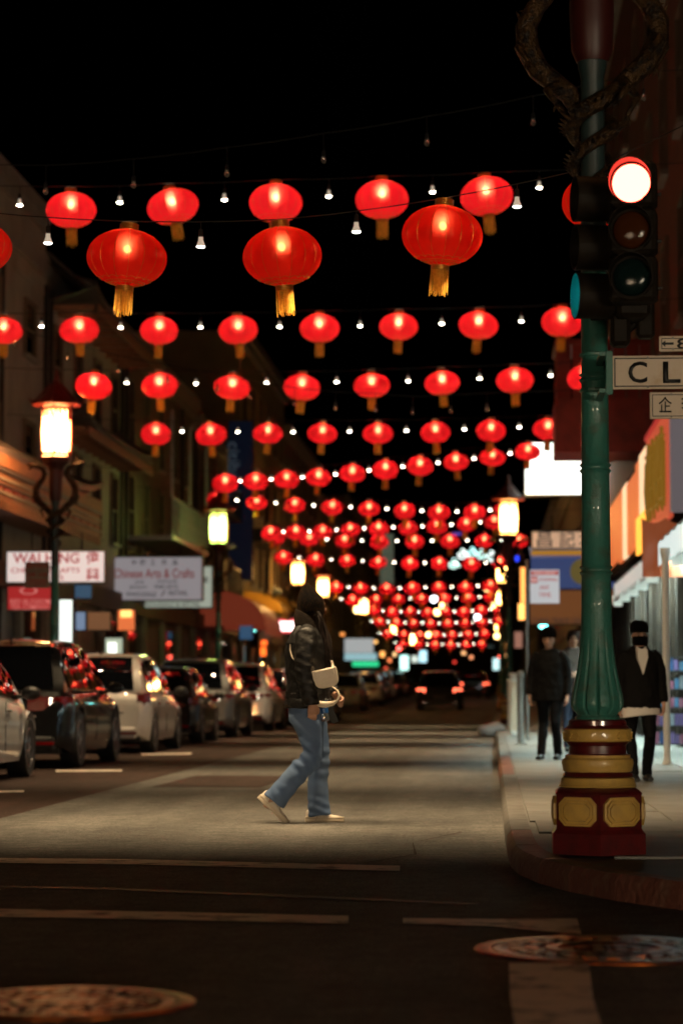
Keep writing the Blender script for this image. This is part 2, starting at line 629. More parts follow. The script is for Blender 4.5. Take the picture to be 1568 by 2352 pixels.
# left sidewalk and kerb
lsw = MB()
lsw.box(FL - 1, XL - 0.15, -20, 85, -0.05, KH)
lsw.add([(FL - 1, 85, KH), (XL, 85, KH), (FL - 1, 135, gz(135) + KH), (XL, 135, gz(135) + KH), (FL - 1, 260, .6 + KH), (XL, 260, .6 + KH)], [(0, 1, 3, 2), (2, 3, 5, 4)])
structure(lsw.build('sidewalk_left', M['concrete']))
structure(MB().cbox(XL - 0.148, XL, -20, 85, -0.05, KH + 0.003, 0.02).build('kerb_left', M['kerb']))

# ---- road markings (sheets 4 mm proud)
def marking(pts, label, cat='road marking', name='road_marking', m='paint'):
    o = MB()
    n = len(pts) // 2
    o.add([(p.x, p.y, 0.005) for p in pts], [(i, i + 1, n + i + 1, n + i) for i in range(n - 1)])
    return tag(o.build(name, M[m]), label, cat)


def strip(line, half):
    a = [gnd(x, y - half * (1 if isinstance(half, (int, float)) else 1)) for x, y in line]
    b = [gnd(x, y + half) for x, y in line]
    return a + b


marking(strip([(-120, 1977), (0, 1979), (300, 1982), (620, 1990), (860, 1996), (918, 1997)], 6), 'thin worn white crosswalk line just in front of the walking woman')
marking(strip([(-120, 2097), (0, 2100), (400, 2107), (800, 2116)], 9), 'worn white crosswalk line nearer the camera, running to the left edge')
marking([gnd(x, y) for x, y in ((925, 2112), (1130, 2114), (1325, 2113), (925, 2124), (1130, 2131), (1335, 2150))], 'short end piece of the crosswalk line beyond the large manhole')
marking([gnd(x, y) for x, y in ((1168, 2216), (1172, 2300), (1192, 2420), (1352, 2216), (1362, 2300), (1400, 2420))], 'broad worn white bar running from the manhole towards the camera')
marking(strip([(128, 1772), (280, 1771)], 2.4), 'short white parking tick beside the black car')
marking(strip([(-60, 1821), (55, 1819)], 2.2), 'short white parking tick beside the white car at the left edge')
marking(strip([(325, 1734), (440, 1732)], 2.0), 'small white parking tick behind the pale hatchback')
# dark crack sealed across the crossing
marking([gnd(x, y) for x, y in ((-80, 2036), (250, 2042), (620, 2056), (1100, 2078), (-80, 2039), (250, 2047), (620, 2062), (1100, 2082))], 'thin dark sealed crack crossing the asphalt between the crosswalk lines', 'crack', 'asphalt_crack', 'black')

for lab, pts in (('jagged dark crack wandering across the lit asphalt beyond the woman', [(-3.3, 20.5), (-2.7, 20.9), (-2.2, 20.7), (-1.5, 21.4), (-.9, 21.2), (-.2, 21.8)]), ('short dark crack beside the right kerb', [(-.7, 13.6), (-.45, 14.3), (-.5, 15.4), (-.2, 16.6)])):
    a_ = [Vector((x, y, 0)) for x, y in pts]
    dr_ = (a_[-1] - a_[0]).normalized()
    nn = Vector((-dr_.y, dr_.x, 0)) * .007
    marking([p - nn * (1 + .6 * math.sin(i * 2.1)) for i, p in enumerate(a_)] + [p + nn * (1 + .6 * math.cos(i * 1.7)) for i, p in enumerate(a_)], lab, 'crack', 'asphalt_crack', 'asphalt_lane')
tag(MB().add([(-3.4, 24.2, .0035), (-2.3, 24.1, .0035), (-2.25, 27.4, .0035), (-3.35, 27.5, .0035)], [(0, 1, 2, 3)]).build('asphalt_patch', M['asphalt_lane']), 'dark rectangular asphalt repair patch behind the woman', 'patch')

# ---- manhole covers
def manhole(c, rad, label, spokes):
    o = empty('manhole_cover', (c.x, c.y, 0.0), label, 'manhole')
    MB().lathe([(rad, 0.0), (rad, 0.004), (rad * 0.985, 0.008), (rad * 0.88, 0.008), (rad * 0.87, 0.003)], 64, caps=False).build('rim', M['iron'], o, 40)
    MB().lathe([(rad * 0.865, 0.002), (rad * 0.855, 0.008), (rad * 0.80, 0.008), (rad * 0.79, 0.005), (rad * 0.02, 0.005)], 64).build('cover', M['iron'], o, 40)
    p = MB()
    for q, n in ((0.70, 28), (0.58, 22), (0.22, 8), (0.11, 4)):
        for i in range(n):
            a = 2 * PI * (i + (0.5 if q < .6 else 0)) / n
            m = Matrix.Rotation(a, 3, 'Z')
            p.obox((rad * q * math.cos(a), rad * q * math.sin(a), 0.007), (rad * 0.045, rad * 0.05, 0.0045), m)
    p.lathe([(rad * .47, .006), (rad * .46, .012), (rad * .38, .012), (rad * .37, .005)], 48, caps=False)
    if spokes:
        for i in range(4):
            m = Matrix.Rotation(i * PI / 4, 3, 'Z')
            p.obox((0, 0, 0.008), (rad * 0.35, rad * 0.03, 0.004), m)
    tag(p.build('pattern', M['iron'], o, 40), None, None, kind='stuff')
    return o


manhole(gnd(157, 2306), 0.39, 'cast iron manhole cover glowing orange at the lower left corner', True)
manhole(gnd(1398, 2184), 0.50, 'large dark manhole cover beside the street corner, interrupting the white bar', False)

# ================================================================== LAMP POSTS
OCT = PI / 8


def lamp_meshes():
    D = {}
    n8 = 8
    D['plinth'] = MB().lathe([(0.275, 0), (0.275, 0.12), (0.258, 0.14), (0.252, 0.15), (0.252, 0.345), (0.258, 0.352), (0.235, 0.375), (0.21, 0.385)], 6, ph=PI / 2).mesh('plinth', M['maroon'], 28)
    # stepped ochre panel, built facing +x
    pw, ph = 0.212, 0.148
    pan = MB()
    rings = []
    for k, (ins, dep) in enumerate(((0, 0.0), (0, 0.014), (0.010, 0.017), (0.011, 0.008), (0.016, 0.008), (0.017, 0.019), (0.026, 0.021), (0.027, 0.012), (0.032, 0.012), (0.033, 0.022), (0.040, 0.024))):
        a, b, c = pw / 2 - ins, ph / 2 - ins, 0.034 - ins * 0.35
        rings.append([(dep, -a, -b + c), (dep, -a + c, -b), (dep, a - c, -b), (dep, a, -b + c), (dep, a, b - c), (dep, a - c, b), (dep, -a + c, b), (dep, -a, b - c)])
    pan.loft(rings)
    D['panel'] = pan.mesh('panel', M['yellow'], 25)
    D['lower_band'] = MB().lathe([(0.200, .385), (0.204, .392), (0.196, .40), (0.190, .435), (0.180, .442)], 40).mesh('lower_band', M['yellow'], 40)
    D['neck_ring'] = MB().lathe([(0.176, .442), (0.186, .450), (0.180, .462), (0.165, .476)], 40).mesh('neck_ring', M['maroon'], 40)
    D['bulge'] = MB().lathe([(0.160, .468), (0.178, .476), (0.183, .50), (0.188, .525), (0.184, .545), (0.170, .556), (0.168, .572)], 64,
                            rad=lambda a, z: 1 + (0.012 * math.cos(12 * a) if z < .48 else 0)).mesh('bulge', M['yellow'], 40)
    D['neck'] = MB().lathe([(0.165, .572), (0.15, .58), (0.148, .625), (0.160, .640), (0.164, .648)], 40).mesh('neck', M['maroon'], 40)
    ob = MB().lathe([(0.172, .648), (0.180, .653), (0.176, .66), (0.176, .712), (0.180, .720), (0.172, .726)], 40)
    for i in range(8):
        a0 = 2 * PI * i / 8
        for da, hw in ((-0.17, 0.03), (0.17, 0.03)):
            a = a0 + da
            ob.obox((0.176 * math.cos(a), 0.176 * math.sin(a), 0.686), (0.006, 0.007, 0.018), Matrix.Rotation(a, 3, 'Z') @ Matrix.Rotation(0.7 if da > 0 else -0.7, 3, 'X'))
        for z in (.668, .704):
            ob.obox((0.176 * math.cos(a0), 0.176 * math.sin(a0), z), (0.006, 0.030, 0.003), Matrix.Rotation(a0, 3, 'Z'))
    D['ornament_band'] = ob.mesh('ornament_band', M['yellow'], 40)
    D['upper_ring'] = MB().lathe([(0.170, .724), (0.16, .738), (0.150, .744), (0.150, .770), (0.140, .778)], 40).mesh('upper_ring', M['maroon'], 40)
    # fluted green foot that runs into the shaft
    fl = lambda a, z: 1 - 0.085 * (abs(math.sin(6 * a)) < 0.28) * (1 if .80 < z < 1.14 else 0)

    def flute(a, z):
        k = max(0, min(1, (1.22 - z) / 0.25)) * max(0, min(1, (z - .79) / 0.03))
        q = abs(math.sin(6 * a))
        return 1 - 0.17 * k * (1 - min(1, q / 0.55)) ** 1.5
    D['fluted_foot'] = MB().lathe([(0.118, .775), (0.116, .79), (0.104, .800), (0.112, .812), (0.130, .828), (0.138, .85), (0.139, .875), (0.135, .90), (0.124, .95), (0.112, 1.00), (0.101, 1.06), (0.092, 1.13), (0.085, 1.2), (0.081, 1.28), (0.0795, 1.36)], 144, rad=flute).mesh('fluted_foot', M['green'], 50)
    prof = [(0.0795, 1.355)]
    for zn in (1.56, 2.10, 2.58):
        r0 = 0.0795 - (zn - 1.36) * 0.0062
        prof += [(r0 - .001, zn - .03), (r0 + .004, zn - .024), (r0 + .010, zn - .016), (r0 + .004, zn - .008), (r0 - .001, zn - .005), (r0 - .001, zn + .002), (r0 + .004, zn + .006), (r0 + .010, zn + .013), (r0 + .004, zn + .021), (r0 - .001, zn + .026)]
    prof += [(0.070, 2.9), (0.069, 3.05)]
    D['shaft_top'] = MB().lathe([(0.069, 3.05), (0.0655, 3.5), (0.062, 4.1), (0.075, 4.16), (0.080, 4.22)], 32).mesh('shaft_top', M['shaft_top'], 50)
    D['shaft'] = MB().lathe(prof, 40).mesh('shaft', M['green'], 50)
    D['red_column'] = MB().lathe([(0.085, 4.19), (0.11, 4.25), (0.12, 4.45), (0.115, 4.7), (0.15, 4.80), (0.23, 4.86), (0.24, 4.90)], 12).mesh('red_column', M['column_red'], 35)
    # dragon: tail coils up the shaft, body swings out and the head looks outwards
    dr = MB()
    pts, rr = [], []
    for i in range(46):
        t = i / 45
        a = -2 * PI * 1.55 * (1 - t)
        rad = 0.085 + 0.035 * t
        pts.append((rad * math.cos(a), rad * math.sin(a), 3.40 + 0.62 * t))
        rr.append(0.013 + 0.041 * t)
    for p, r_ in (((0.20, -0.01, 4.09), .056), ((0.29, 0.0, 4.17), .060), ((0.345, 0.02, 4.28), .063), ((0.35, 0.03, 4.40), .060), ((0.30, 0.03, 4.50), .055), ((0.23, 0.02, 4.58), .050), ((0.205, 0.0, 4.67), .046), ((0.24, -0.01, 4.76), .043), ((0.31, -0.02, 4.80), .038), ((0.38, -0.02, 4.82), .042)):
        pts.append(p)
        rr.append(r_)
    dr.tube(pts, rr, 10)
    for i in range(8, len(pts) - 1, 1):
        p = Vector(pts[i])
        o_ = Vector((p.x, p.y, 0)).normalized() if i < 46 else Vector((0.6, 0, 0.8 if i < 50 else -.2)).normalized()
        dr.tube([p + o_ * rr[i] * .8, p + o_ * (rr[i] + .034) + Vector((0, 0, .018))], [0.014, 0.001], 5)
    dr.ell((0.44, -0.02, 4.83), .060, .042, .042, 10, 8)
    dr.tube([(0.46, -0.02, 4.845), (0.53, -0.02, 4.85), (0.545, -0.02, 4.84)], [.034, .026, .015], 8)
    dr.tube([(0.45, -0.02, 4.80), (0.50, -0.02, 4.775), (0.52, -0.02, 4.775)], [.022, .016, .008], 8)
    for s in (-1, 1):
        dr.tube([(0.43, -0.02 + s * .025, 4.86), (0.39, -0.02 + s * .045, 4.92), (0.37, -0.02 + s * .05, 4.97)], [.010, .007, .002], 6)
        dr.tube([(0.40, s * .03, 4.80), (0.34, s * .08, 4.84), (0.30, s * .09, 4.90)], [.014, .008, .002], 6)
        # legs with claws
        for base, dz in (((0.33, 0.02 * s, 4.30), 0), ((0.17, 0.05 * s, 4.07), -.02)):
            b = Vector(base)
            k = b + Vector((0.05, 0.085 * s, -.03 + dz))
            e = k + Vector((-0.06, 0.03 * s, -.09))
            dr.tube([b, k, e], [.030, .022, .014], 7)
            for q in (-1, 0, 1):
                dr.tube([e, e + Vector((0.02 * q - .01, .03 * s, -.025)), e + Vector((0.03 * q - .02, .045 * s, -.05))], [.010, .007, .001], 5)
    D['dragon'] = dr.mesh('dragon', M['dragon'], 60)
    # hexagonal lantern
    hx = []
    for i in range(6):
        a = PI / 6 + i * PI / 3
        hx.append((math.cos(a), math.sin(a)))
    base = MB().lathe([(0.10, 4.88), (0.27, 4.90), (0.30, 4.93), (0.30, 4.96), (0.265, 4.97)], 6, ph=PI / 6)
    D['lantern_base'] = base.mesh('lantern_base', M['red_lac'])
    fr = MB()
    for i in range(6):
        x, y_ = hx[i]
        fr.tube([(x * .262, y_ * .262, 4.96), (x * .275, y_ * .275, 5.4), (x * .262, y_ * .262, 5.86)], 0.013, 6)
    for i in range(6):
        a, b = Vector((*hx[i], 0)), Vector((*hx[(i + 1) % 6], 0))
        for z, k in ((5.69, 9), (5.01, 9)):
            for q in range(k):
                t = (q + .5) / k
                p = a.lerp(b, t) * .268
                fr.obox((p.x, p.y, z + (0.035 * math.sin(q * 2.4))), (.006, .006, .05 if z > 5.3 else .025), Matrix.Rotation(q, 3, 'Z'))
        for z in (5.80, 5.63):
            p, q = a * .268, b * .268
            fr.tube([(p.x, p.y, z), (q.x, q.y, z)], 0.008, 5)
    for q in range(6):
        a, b = Vector((*hx[q], 0)), Vector((*hx[(q + 1) % 6], 0))
        for k in range(14):
            for zz, ln in ((5.845, .05 + .035 * ((k * 5) % 4)), (4.985, .03 + .018 * ((k * 3) % 4))):
                p = a.lerp(b, (k + .5) / 14) * .263
                up = -1 if zz > 5.4 else 1
                fr.obox((p.x, p.y, zz + up * ln / 2), (.008, .008, ln / 2), Matrix.Rotation(k * .4, 3, 'Z'))
    D['lantern_frame'] = fr.mesh('lantern_frame', M['red_lac'])
    # curved panel between two posts, slightly bowed
    pn = MB()
    a, b = Vector((*hx[5], 0)), Vector((*hx[0], 0))
    vs, fs = [], []
    for iz in range(7):
        z = 4.975 + 0.87 * iz / 6
        bow = 0.24 + 0.016 * math.sin(PI * iz / 6)
        for ix in range(5):
            p = a.lerp(b, 0.03 + .94 * ix / 4)
            vs.append((p.x * bow, p.y * bow, z))
    for iz in range(6):
        for ix in range(4):
            k = iz * 5 + ix
            fs.append((k, k + 1, k + 6, k + 5))
    pn.add(vs, fs)
    D['pane'] = pn
    rf = MB()
    prof = [(0.28, 5.86), (0.415, 5.885), (0.405, 5.91), (0.31, 5.97), (0.21, 6.07), (0.13, 6.17), (0.08, 6.25), (0.055, 6.30)]
    rf.lathe(prof, 24, ph=PI / 6, rad=lambda a, z: 1.0 + (0.10 * max(0, math.cos(6 * (a - PI / 6))) if z < 5.95 else 0.03 * math.cos(6 * (a - PI / 6))))
    for i in range(6):
        x, y_ = hx[i]
        rf.tube([(x * .10, y_ * .10, 6.26), (x * .26, y_ * .26, 6.08), (x * .36, y_ * .36, 5.965), (x * .45, y_ * .45, 5.925), (x * .50, y_ * .50, 5.98)], [.016, .018, .018, .022, .010], 6)
    D['lantern_roof'] = rf.mesh('lantern_roof', M['red_lac'], 40)
    D['finial'] = MB().lathe([(0.055, 6.29), (0.075, 6.32), (0.04, 6.35), (0.05, 6.39), (0.03, 6.43), (0.032, 6.46), (0.008, 6.55)], 12).mesh('finial', M['red_lac'], 60)
    def zm(z):
        if z < .775:
            return z * .89
        if z < 2.7:
            return z - .085
        return z - .085 * max(0, (3.05 - z) / .35)
    for k in ('plinth', 'lower_band', 'neck_ring', 'bulge', 'neck', 'ornament_band', 'upper_ring', 'fluted_foot', 'shaft'):
        for v in D[k].vertices:
            v.co.z = zm(v.co.z)
    return D


LM = lamp_meshes()
LAMPGLOW = {'warm': pane_mat('lamp_panel_warm', (1.0, 0.44, 0.13), 14.0), 'green': pane_mat('lamp_panel_greenish', (0.62, 1.0, 0.16), 9.0),
            'yellow': pane_mat('lamp_panel_yellow', (1.0, 0.52, 0.12), 14.0)}
PANE = {k: LM['pane'].mesh('glowing_pane', m, 179) for k, m in LAMPGLOW.items()}


def lamp_post(x, Y, z, label, tint, power=0.0, rz=0.0, lo=False):
    o = empty('lamp_post', (x, Y, z), label, 'street lamp', 'dragon lamp posts lining the street', rz)
    p = inst('plinth', LM['plinth'], o)
    for i in range(6):
        a = i * PI / 3
        q = 0.252 * math.cos(PI / 6)
        inst('panel', LM['panel'], p, (q * math.cos(a), q * math.sin(a), 0.221), (0, 0, a))
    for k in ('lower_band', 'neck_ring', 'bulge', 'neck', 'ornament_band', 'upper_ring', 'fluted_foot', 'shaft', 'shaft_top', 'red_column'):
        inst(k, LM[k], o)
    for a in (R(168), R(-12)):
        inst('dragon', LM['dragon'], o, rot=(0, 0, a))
    inst('lantern_base', LM['lantern_base'], o)
    fr = inst('lantern_frame', LM['lantern_frame'], o)
    for i in range(6):
        inst('glowing_pane', PANE[tint], fr, rot=(0, 0, i * PI / 3))
    rf = inst('lantern_roof', LM['lantern_roof'], o)
    inst('finial', LM['finial'], rf)
    if power:
        ld = bpy.data.lights.new('lamp_light', 'POINT')
        ld.energy = power
        ld.color = {'warm': (1, .48, .17), 'green': (.8, 1, .3), 'yellow': (1, .56, .16)}[tint]
        ld.shadow_soft_size = 0.12
        lo_ = bpy.data.objects.new('lamp_light', ld)
        C.objects.link(lo_)
        lo_.parent = o
        lo_.location = (0, 0, 5.4)
    if Y > 20:
        o.scale = (1, 1, .976)
    return o


near_lamp = lamp_post(0.552, 12.75, KH, 'green bamboo-shaped lamp post with maroon and ochre base at the street corner', 'warm')
lamp_post(-7.43, 40.9, KH, 'lamp post with glowing orange-white pagoda lantern at the left, above the dark SUV', 'warm', 190)
lamp_post(-7.37, 65.2, KH, 'lamp post with yellow-green glowing lantern beside the arts and crafts sign', 'green', 38)
lamp_post(-7.37, 92.3, gz(92) + KH, 'yellow-lit lamp post just left of the woman\'s pointed hat', 'yellow', 260)
lamp_post(-7.37, 106.3, gz(106) + KH - .1, 'yellow-lit lamp post just right of the woman\'s pointed hat', 'yellow', 260)
lamp_post(-7.37, 140.5, gz(140), 'distant yellow lamp post among the far lanterns, left of the road', 'yellow')
lamp_post(0.46, 62.0, KH, 'bright yellow lamp post on the right kerb beneath the white sign', 'yellow', 120)
lamp_post(0.45, 91.0, gz(91) + KH, 'yellow lamp post farther along the right kerb, left of the no stopping sign', 'yellow', 100)
lamp_post(0.50, 130.0, gz(130) + KH, 'distant yellow lamp post at the far right kerb', 'yellow')
lamp_post(-7.37, 185.0, .55, 'farthest small yellow lamp post low over the left parked cars', 'yellow')
lamp_post(-7.37, 229.0, .5, 'tiny farthest yellow lamp post at the vanishing end of the left kerb', 'yellow')
lamp_post(0.55, 180.0, .55, 'farthest small yellow lamp post on the right kerb', 'yellow')

# ================================================================== LANTERNS AND LIGHT STRINGS
def lantern_meshes(near, silk):
    D = {}
    n = 96 if near else 32
    prof = []
    N = 22 if near else 12
    for i in range(N + 1):
        t = -PI / 2 + PI * i / N
        r_ = 0.3 * abs(math.cos(t)) ** 0.97
        z = 0.212 * math.copysign(abs(math.sin(t)) ** 1.0, math.sin(t))
        prof.append((max(r_, 0.07), z))
    prof = [p for i, p in enumerate(prof) if i == 0 or p[0] > 0.0701 or prof[i - 1][0] > 0.0701]
    gore = (lambda a, z: 1 - 0.028 * (1 - abs(math.sin(8 * a))) ** 2 * (1 - (z / .23) ** 2)) if near else None
    D['shell'] = MB().lathe(prof, n, rad=gore, caps=False).mesh('silk_shell', silk, 60 if near else 179)
    if near:
        rb = MB()
        for k in range(16):
            a = 2 * PI * k / 16
            rb.tube([((r_ * (1 - .024 * (1 - (z / .23) ** 2)) + .001) * math.cos(a), (r_ * (1 - .024 * (1 - (z / .23) ** 2)) + .001) * math.sin(a), z) for r_, z in prof[::2]], 0.0022, 4)
        D['ribs'] = rb.mesh('ribs', M['gold_rib'])
        sc_ = MB()
        for z0, amp, k in ((-.172, .010, 16), (-.186, .0, 1), (-.198, .004, 40)):
            pts = []
            for i in range(161):
                a = 2 * PI * i / 160
                z = z0 + amp * abs(math.sin(k * a / 2 * 1.0)) if amp else z0
                zz = max(-.2115, min(.2115, z))
                t = math.asin(max(-1, min(1, zz / .212)))
                r_ = 0.3 * math.cos(t) ** .97 + .0015
                pts.append((r_ * math.cos(a), r_ * math.sin(a), z))
            sc_.tube(pts, 0.0028, 4, caps=False)
        D['scrollwork'] = sc_.mesh('scrollwork', M['gold_rib'])
    top = MB()
    for z in ((.206, .219, .232, .245) if near else (.21, .235)):
        top.lathe([(.062, z), (.071, z + .004), (.071, z + .009), (.062, z + .013)], 20, caps=False)
    top.lathe([(.058, .2), (.058, .262)], 20, caps=False)
    D['top_collar'] = top.mesh('top_collar', M['gold_rib'], 40)
    bc = MB()
    for z in ((-.222, -.234, -.246) if near else (-.225, -.24)):
        bc.lathe([(.062, z), (.069, z + .004), (.069, z + .008), (.062, z + .012)], 20, caps=False)
    bc.lathe([(.066, -.25), (.064, -.205)], 20, caps=False)
    D['bottom_collar'] = bc.mesh('bottom_collar', M['gold_rib'], 40)
    ts = MB()
    if near:
        rnd = random.Random(4)
        for ring, cnt in ((.066, 34), (.050, 20), (.030, 10)):
            for i in range(cnt):
                a = 2 * PI * i / cnt + rnd.uniform(-.05, .05)
                ln = rnd.uniform(.145, .195)
                q = ring * rnd.uniform(.97, 1.08)
                sw_ = rnd.uniform(-.12, .12)
                w_ = .0034
                tx, ty = -math.sin(a) * w_, math.cos(a) * w_
                p0 = (ring * math.cos(a), ring * math.sin(a))
                p1 = (q * math.cos(a + sw_), q * math.sin(a + sw_))
                vs = []
                for (px, py), z in ((p0, -.245), (((p0[0] + p1[0]) / 2, (p0[1] + p1[1]) / 2), -.245 - ln / 2), (p1, -.245 - ln)):
                    vs += [(px - tx, py - ty, z), (px + tx, py + ty, z)]
                ts.add(vs, [(0, 1, 3, 2), (2, 3, 5, 4)])
    else:
        rnd = random.Random(4)
        rr = [rnd.uniform(-.02, .02) for _ in range(20)]
        rings = []
        for z, q in ((-.245, .058), (-.33, .062), (-.42, .066)):
            rings.append([(q * (1 + .08 * (j % 2)) * math.cos(2 * PI * j / 20), q * (1 + .08 * (j % 2)) * math.sin(2 * PI * j / 20), z + (rr[j] if z < -.4 else 0)) for j in range(20)])
        ts.loft(rings)
    D['tassel'] = ts.mesh('tassel', M['tassel'])
    return D


LAN_NEAR = lantern_meshes(True, M['silk_near'])
LAN_MID = lantern_meshes(True, M['silk'])
LAN_FAR = lantern_meshes(False, M['silk'])


def octa(r_, c=(0, 0, 0)):
    b = MB()
    b.ell(c, r_, r_, r_, 6, 4)
    return b


INB = {'near': octa(.030).mesh('lit_bulb', glow('lantern_bulb_near', (1.0, .58, .28), 66)), 'mid': octa(.042).mesh('lit_bulb', glow('lantern_bulb', (1.0, .62, .42), 85)),
       'far': octa(.040).mesh('lit_bulb', glow('lantern_bulb_far', (1.0, .62, .42), 75))}
DOME = glow('string_bulb_dome', (1.0, .90, .68), 38)
# reflector bulb: socket, plastic cone, glowing dome
SOCK = MB().lathe([(.012, 0.0), (.017, -.01), (.017, -.055), (.020, -.06)], 10).mesh('socket', M['black'], 40)
CONE = MB().lathe([(.0165, -.058), (.018, -.085), (.028, -.112), (.033, -.125), (.033, -.130)], 12).mesh('reflector_bulb', M['white_plastic'], 50)
FACE = MB().lathe([(.0315, -.1295), (.029, -.136), (.022, -.142), (.009, -.145)], 10).mesh('glowing_face', DOME)
FACE_NEAR = MB().lathe([(.0325, -.1295), (.030, -.134), (.022, -.138), (.010, -.139)], 10).mesh('glowing_face', glow('string_bulb_face_near', (1.0, .93, .82), 16))
CLEAR = MB().ell((0, 0, -.095), .026, .026, .034, 10, 7).mesh('clear_bulb', mat('clear_bulb_glass', (0.9, 0.85, 0.8), 0.04, trans=0.85, spec=0.8), 179)

ORD = ['first', 'second', 'third', 'fourth', 'fifth', 'sixth', 'seventh', 'eighth', 'ninth', 'tenth', 'eleventh', 'twelfth']
ROWN = ['nearest', 'second', 'third', 'fourth', 'fifth', 'sixth', 'seventh', 'eighth', 'ninth', 'tenth', 'eleventh', 'twelfth', 'thirteenth', 'fourteenth', 'fifteenth', 'sixteenth', 'seventeenth', 'eighteenth', 'nineteenth']


def lantern(p, size, kind, label, group, tilt=0.0):
    D = {'near': LAN_NEAR, 'mid': LAN_MID, 'far': LAN_FAR}[kind]
    o = empty('red_lantern', p, label, 'lantern', group)
    o.rotation_euler = (random.uniform(-.10, .10), tilt + random.gauss(0, .055), random.uniform(0, 6))
    o.scale = (size * random.uniform(.97, 1.03), size * random.uniform(.97, 1.03), size * random.uniform(.93, 1.05))
    s = inst('silk_shell', D['shell'], o)
    if 'ribs' in D:
        inst('ribs', D['ribs'], s)
        inst('scrollwork', D['scrollwork'], s)
    inst('top_collar', D['top_collar'], o)
    b = inst('bottom_collar', D['bottom_collar'], o)
    inst('tassel', D['tassel'], o)
    inst('lit_bulb', INB[kind], o, (0, 0, .065))
    return o


def light_string(Y, tops, bulbs, label, spot=0.0, cone=80, lit=True, group='festoon light strings across the street', near=False, xs=(FL + .05, FR + .4), ends=None):
    """a cable from facade to facade with bulbs hanging from it"""
    pts = sorted([Vector(p) for p in tops], key=lambda p: p.x)
    a, b = pts[0], pts[-1]
    if ends is None:
        ends = (a.z + 0.10 * max(0.3, a.x - xs[0]) * .5, b.z + 0.10 * max(.3, xs[1] - b.x) * .5)
    root = Vector((xs[0], Y, ends[0]))
    o = empty('light_string', root, label, 'string lights', group)
    line = [Vector((xs[0], Y, ends[0]))] + pts + [Vector((xs[1], Y, ends[1]))]
    dense = []
    for p, q in zip(line[:-1], line[1:]):
        for k in range(3):
            t = k / 3
            m = p.lerp(q, t)
            m.z -= 0.02 * (q - p).length * t * (1 - t) * 4 * .5
            dense.append(m - root)
    dense.append(line[-1] - root)
    MB().tube(dense, 0.0045 if Y < 30 else 0.006, 5).build('cable', M['black'], o)
    for p in bulbs:
        q = Vector(p) - root
        # cable height at the bulb
        cz = None
        for u, v in zip(dense[:-1], dense[1:]):
            if u.x <= q.x <= v.x and v.x > u.x:
                cz = u.z + (v.z - u.z) * (q.x - u.x) / (v.x - u.x)
        top = q.z + .125
        if cz is not None and cz > top + .01:
            s = inst('socket', SOCK, o, (q.x, q.y, top))
            MB().tube([(0, 0, 0), (0, 0, cz - top)], .004, 5).build('hanging_wire', M['black'], s)
        else:
            s = inst('socket', SOCK, o, (q.x, q.y, top))
        if lit:
            inst('reflector_bulb', CONE, s)
            inst('glowing_face', FACE_NEAR if near else FACE, s)
        else:
            inst('clear_bulb', CLEAR, s)
        if spot and lit:
            ld = bpy.data.lights.new('bulb_light', 'SPOT')
            ld.energy = spot
            ld.color = (1.0, .72, .40)
            ld.spot_size = R(cone)
            ld.spot_blend = 1.0
            ld.shadow_soft_size = 0.035
            l = bpy.data.objects.new('bulb_light', ld)
            C.objects.link(l)
            l.parent = o
            l.location = (q.x, q.y, top - .16)
            if near:
                l.rotation_euler = (R(15), 0, 0)
    return o


